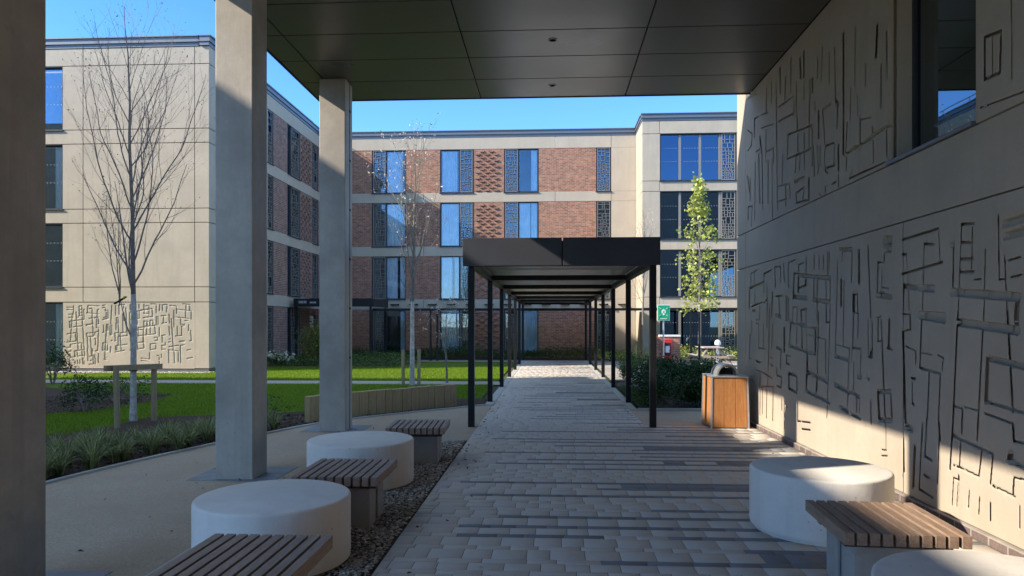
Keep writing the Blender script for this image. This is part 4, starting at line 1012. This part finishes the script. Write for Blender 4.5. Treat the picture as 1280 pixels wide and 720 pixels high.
# leafy columnar tree
lt = bare_tree(4.55, 22.0, 6.0, 2.1, .04, 57, 'narrow young tree in fresh lime green leaf in front of the dark glazing', dens=(9, 5, 3), mat='bark_grey', matt='bark_pale', spread=.16, ang=(30, 48), up=.1)
r_ = np.random.RandomState(5); cl = []
for k in range(120):
    t = r_.uniform(0, 1)**1.15; z = 2.1+t*3.95; rad = .80*math.sin(math.pi*min(1, .2+t*.78))**.8*(1-.5*t); a = r_.uniform(0, 6.28); q = rad*r_.uniform(.35, 1.08)
    cl.append((4.55+q*math.cos(a), 22+q*math.sin(a), z))
cl = np.array(cl); P = np.repeat(cl, 17, axis=0)+r_.normal(size=(len(cl)*17, 3))*np.array([.07, .07, .08])
V, F = leaves(P, .095, 9, .8, .8); np_mesh('leaves', V, F, M['leaf_lime'], lt)
o = MB().tube([(4.55, 21.93, 0), (4.55, 21.93, 2.0)], .035, 8).build('tree_stake', M['black'], smooth=True)
tag(o, 'dark upright stake against the trunk of the leafy lime green tree', 'stake')

# hedge of shrubs at the right of the walkway
hs = [(2.35, 13.95, .62, .55, .78), (3.15, 14.1, .6, .55, .72), (2.4, 15.2, .65, .7, .85), (3.4, 15.4, .65, .7, .85), (2.75, 16.6, .7, .7, .9), (3.75, 16.9, .7, .7, .85), (2.7, 18.2, .6, .7, .8), (3.9, 18.4, .7, .7, .75)]
hl = ['front left', 'front right', 'second row left', 'second row right', 'third row left', 'third row right', 'rearmost left', 'rearmost right']
for i, (x, y, rx, ry, h) in enumerate(hs):
    bush(x, y, rx, ry, h, M['leaf_dark'], 3600, .06, 60+i, 'dense dark green shrub, %s in the bed right of the walkway' % hl[i], 'dark shrubs right of the walkway')
bush(2.25, 20.2, .3, .3, .75, M['leaf_ground'], 1200, .06, 81, 'small bright green shrub among the dark ones beside the walkway posts')
bush(3.0, 26.0, .6, .5, .6, M['leaf_ground'], 1500, .07, 82, 'low green shrub between the walkway and the court')
# left bed and wing planting
bush(-9.35, 27.4, .75, .6, 1.75, M['leaf_olive'], 3600, .08, 90, 'upright olive green shrub in front of the shaded brick wing')
bush(-10.6, 26.6, .8, .45, .6, M['leaf_ground'], 1100, .08, 91, 'low shrub dotted with cream flowers at the foot of the wing')
fl = [o for o in col.objects if o.get('label', '').startswith('low shrub dotted')][0]
P = blob_points(500, (-10.6, 26.5, .28), (.85, .45, .36), 92); V, F = leaves(P, .08, 92, 1, .9); tag(np_mesh('flowers', V, F, M['leaf_cream'], fl), kind='stuff')
bush(-9.0, 14.2, .75, .55, .62, M['leaf_ground'], 700, .06, 93, 'sprawling green shrub in the mulch patch on the left lawn')
bush(-8.55, 12.6, .45, .4, .75, M['leaf_dark'], 800, .06, 94, 'dark leggy shrub beside the left pillar at the mulch patch')
bush(-13.4, 18.4, .6, .5, 1.3, M['leaf_dark'], 1000, .08, 95, 'tall dark shrub by the left block window')
bush(-4.75, 11.6, .35, .3, .5, M['leaf_dark'], 160, .05, 96, 'sparse twiggy shrub in the bark mulch between the two far columns')
bush(-5.3, 12.05, .4, .3, .42, M['leaf_dark'], 160, .05, 97, 'small sparse shrub in the bark mulch behind the middle column')

def ground_cover(name, n, xr, yr, hf, mat, size, seed, label):
    r = np.random.RandomState(seed); x = r.uniform(*xr, n); y = r.uniform(*yr, n)
    h = hf(x, y)*r.uniform(.25, 1, n)
    V, F = leaves(np.stack([x, y, np.maximum(h, .02)], 1), size, seed, .7); return tag(np_mesh(name, V, F, mat), label, 'plants', kind='stuff')
lump = lambda x, y, s=1.7: .5+.5*np.sin(x*s+np.sin(y*1.3)*1.5)*np.cos(y*1.1+x*.6)
ground_cover('ground_cover', 13000, (-11, 4.1), (32.2, 34.9), lambda x, y: .18+.42*lump(x, y), M['leaf_ground'], .085, 101, 'mixed low planting along the foot of the far facade')
ground_cover('ground_cover', 5000, (2.0, 12), (30.9, 32.6), lambda x, y: .15+.6*lump(x, y, 2.3), M['leaf_lime'], .085, 102, 'bright fresh planting in front of the right block')
ground_cover('ground_cover', 9000, (-10.9, -5.6), (26.3, 30.3), lambda x, y: .12+.35*lump(x, y, 1.2), M['leaf_ground'], .08, 103, 'low planting bed between the brick wing and the lawn')
ground_cover('ground_cover', 1500, (1.68, 2.1), (13.6, 17.5), lambda x, y: .12+0*x, M['leaf_ground'], .06, 104, 'short tufts edging the dark shrub bed by the walkway')
# bark chips on the beds near the path
def chips(n, f, label, seed):
    r = np.random.RandomState(seed); P = f(r, n); V, F = leaves(P, .045, seed, .25, .5); V[:, 2] = np.abs(V[:, 2]-.004)+.004
    return tag(np_mesh('bark_chips', V, F, M['chip']), label, 'bark', kind='stuff')
t = NT('bark_chip'); r0 = t.node('ShaderNodeNewGeometry').outputs['Random Per Island']; t.color(t.ramp(r0, [(0, (.03, .02, .014)), (.6, (.10, .07, .048)), (1, (.22, .16, .11))])); t.rough(.9); M['chip'] = t.m
def bedpts(r, n):
    y = r.uniform(5, 13.3, n); x = np.array([kerb_x(v) for v in y]) - .05 - r.uniform(0, 1, n)**.8*np.where(y < 9, 2.6, 1.8); return np.stack([x, y, np.full(n, .01)], 1)
chips(9000, bedpts, 'bark mulch along the curved kerb on the left', 1)
chips(2500, lambda r, n: np.stack([r.uniform(-11, -8.4, n), r.uniform(12.3, 16, n), np.full(n, .01)], 1), 'bark mulch in the patch on the left lawn', 2)

def litter(r, n):
    y = r.uniform(4, 16, n); x = np.where(r.uniform(0, 1, n) < .5, r.uniform(-4.3, -2.6, n), np.where(r.uniform(0, 1, n) < .6, -1.1+np.abs(r.normal(size=n))*.25, 3.1-np.abs(r.normal(size=n))*.25)); x = np.where(y > 11, np.clip(x, -1.1, 1.4), x)
    return np.stack([x, y, np.where(x > -1.13, .021, .010)], 1)
chips(170, litter, 'stray dry leaves and bark scraps blown over the paving', 6)
# strap leaved clumps along the kerb
def clump_mesh(seed):
    r = random.Random(seed); V = []; F = []
    for k in range(120):
        a = r.uniform(0, 6.28); L_ = r.uniform(.20, .42); lean = r.uniform(.25, 1.25); w_ = r.uniform(.004, .0075); q = Vector((math.cos(a), math.sin(a), 0)); s = Vector((-q.y, q.x, 0))
        p = q*r.uniform(0, .06); el = math.pi/2 - lean*.25; n = len(V)
        for i in range(5):
            ww = w_*(1 - .75*(i/4)**2); V += [tuple(p+s*ww), tuple(p-s*ww)]
            p = p + (q*math.cos(el)+Vector((0, 0, 1))*math.sin(el))*L_/4; el -= lean*.42
            p.z = max(p.z, .015)
            if i: F.append((n+2*i-2, n+2*i-1, n+2*i+1, n+2*i))
    me = bpy.data.meshes.new('grass_clump'); me.from_pydata(V, [], F); me.materials.append(M['liriope']); return me
cm = [clump_mesh(i) for i in range(4)]; rr = random.Random(5); y = 5.6
while y < 10.6:
    for row in range(4):
        if row == 3 and y > 9: continue
        x = kerb_x(y) - .24 - row*.34 + rr.uniform(-.08, .08)
        o = bpy.data.objects.new('strap_leaf_clump', cm[rr.randrange(4)]); col.objects.link(o)
        o.location = (x, y+rr.uniform(-.12, .12), .005); o.rotation_euler.z = rr.uniform(0, 6.28); s = rr.uniform(.75, 1.1); o.scale = (s, s, s*rr.uniform(.85, 1.05))
        tag(o, 'tuft of narrow arching strap leaves in the bed behind the curved kerb', 'plant', 'strap leaf tufts behind the curved kerb')
    y += .29
# lawn blades
def in_poly(x, y, P):
    c = np.zeros(len(x), bool); n = len(P)
    for i in range(n):
        x0, y0 = P[i]; x1, y1 = P[i-1]; m = ((y0 > y) != (y1 > y)) & (x < (x1-x0)*(y-y0)/(y1-y0+1e-12)+x0); c ^= m
    return c
def blades(n, xr, yr, poly, h, label, seed, excl=None):
    r = np.random.RandomState(seed); x = r.uniform(*xr, n); y = r.uniform(*yr, n); k = in_poly(x, y, poly)
    if excl is not None: k &= ~in_poly(x, y, excl)
    x = x[k]; y = y[k]; n = len(x); a = r.uniform(0, 6.28, n); w = .004; hh = r.uniform(.5, 1.2, n)*h; ln = r.normal(size=(n, 2))*h*.4
    V = np.stack([np.stack([x+w*np.cos(a), y+w*np.sin(a), np.zeros(n)], 1), np.stack([x-w*np.cos(a), y-w*np.sin(a), np.zeros(n)], 1), np.stack([x+ln[:, 0], y+ln[:, 1], hh], 1)], 1).reshape(-1, 3)
    return tag(np_mesh('lawn_grass', V, np.arange(3*n).reshape(n, 3), M['grassblade']), label, 'grass', kind='stuff')
EX = [(-9.8, 11.4), (-8.5, 12.7), (-8.25, 14.2), (-8.6, 15.8), (-10.3, 16.2), (-13, 17.5), (-15, 16)]
blades(190000, (-12.5, -1.5), (8.6, 18.8), [(-12.5, 8), (-7.0, 9.9), (-6.9, 11.8), (-4.4, 12.9), (-3.3, 13.9), (-2.1, 15.3), (-1.5, 15.4), (-1.5, 18.8), (-12.5, 18.8)], .045, 'mown grass of the near lawn on the left', 1, EX)
blades(110000, (-15, -1.5), (19.9, 26.5), [(-15, 19.9), (-1.5, 19.9), (-1.5, 26.5), (-15, 26.5)], .05, 'mown grass of the lawn beyond the cross path', 2)

# ================================================================== CAMERA, LIGHT, SKY
cam = bpy.data.cameras.new('Camera'); co = bpy.data.objects.new('Camera', cam); col.objects.link(co); sc.camera = co
co.location = (0, 0, 1.6); co.rotation_euler = (R(90), 0, math.atan(48/885)); cam.lens = 885/1280*36; cam.sensor_width = 36; cam.shift_y = 46/1280; cam.clip_end = 2000; cam.clip_start = .05
sd_ = Vector((1, .355, -.67)).normalized()
su = bpy.data.lights.new('Sun', 'SUN'); so = bpy.data.objects.new('Sun', su); col.objects.link(so)
su.energy = 2.0; su.angle = R(.53); su.color = (1, .90, .76); so.rotation_euler = sd_.to_track_quat('-Z', 'Y').to_euler()
w = bpy.data.worlds.new('World'); sc.world = w; w.use_nodes = True; nt = w.node_tree; bg = nt.nodes['Background']
sk = nt.nodes.new('ShaderNodeTexSky'); sk.sky_type = 'NISHITA'; sk.sun_disc = False; sk.sun_elevation = math.asin(-sd_.z); sk.sun_rotation = math.atan2(-sd_.x, -sd_.y) % (2*math.pi)
sk.air_density = 1.0; sk.dust_density = 0; sk.ozone_density = 2.5; sk.altitude = 200

geo = nt.nodes.new('ShaderNodeTexCoord'); sx = nt.nodes.new('ShaderNodeSeparateXYZ'); nt.links.new(geo.outputs['Generated'], sx.inputs[0])
cr = nt.nodes.new('ShaderNodeValToRGB'); nt.links.new(sx.outputs[2], cr.inputs[0])
e = cr.color_ramp.elements; e[0].position = .0; e[0].color = (.30, .45, .66, 1); e[1].position = .60; e[1].color = (1, .83, .64, 1)
e2 = e.new(.42); e2.color = (.18, .34, .57, 1)
mx = nt.nodes.new('ShaderNodeMix'); mx.data_type = 'RGBA'; mx.blend_type = 'MULTIPLY'; mx.inputs[0].default_value = 1
nt.links.new(sk.outputs[0], mx.inputs[6]); nt.links.new(cr.outputs[0], mx.inputs[7]); nt.links.new(mx.outputs[2], bg.inputs[0]); bg.inputs[1].default_value = .15
sc.view_settings.view_transform = 'Standard'; sc.view_settings.look = 'None'; sc.view_settings.gamma = 1; sc.view_settings.use_curve_mapping = False
sc.view_settings.exposure = 2.22
sc.cycles.denoising_prefilter = 'ACCURATE'; sc.cycles.denoising_quality = 'HIGH'; sc.cycles.max_bounces = 8; sc.cycles.diffuse_bounces = 4; sc.cycles.glossy_bounces = 4; sc.cycles.transparent_max_bounces = 12; sc.cycles.sample_clamp_indirect = 6
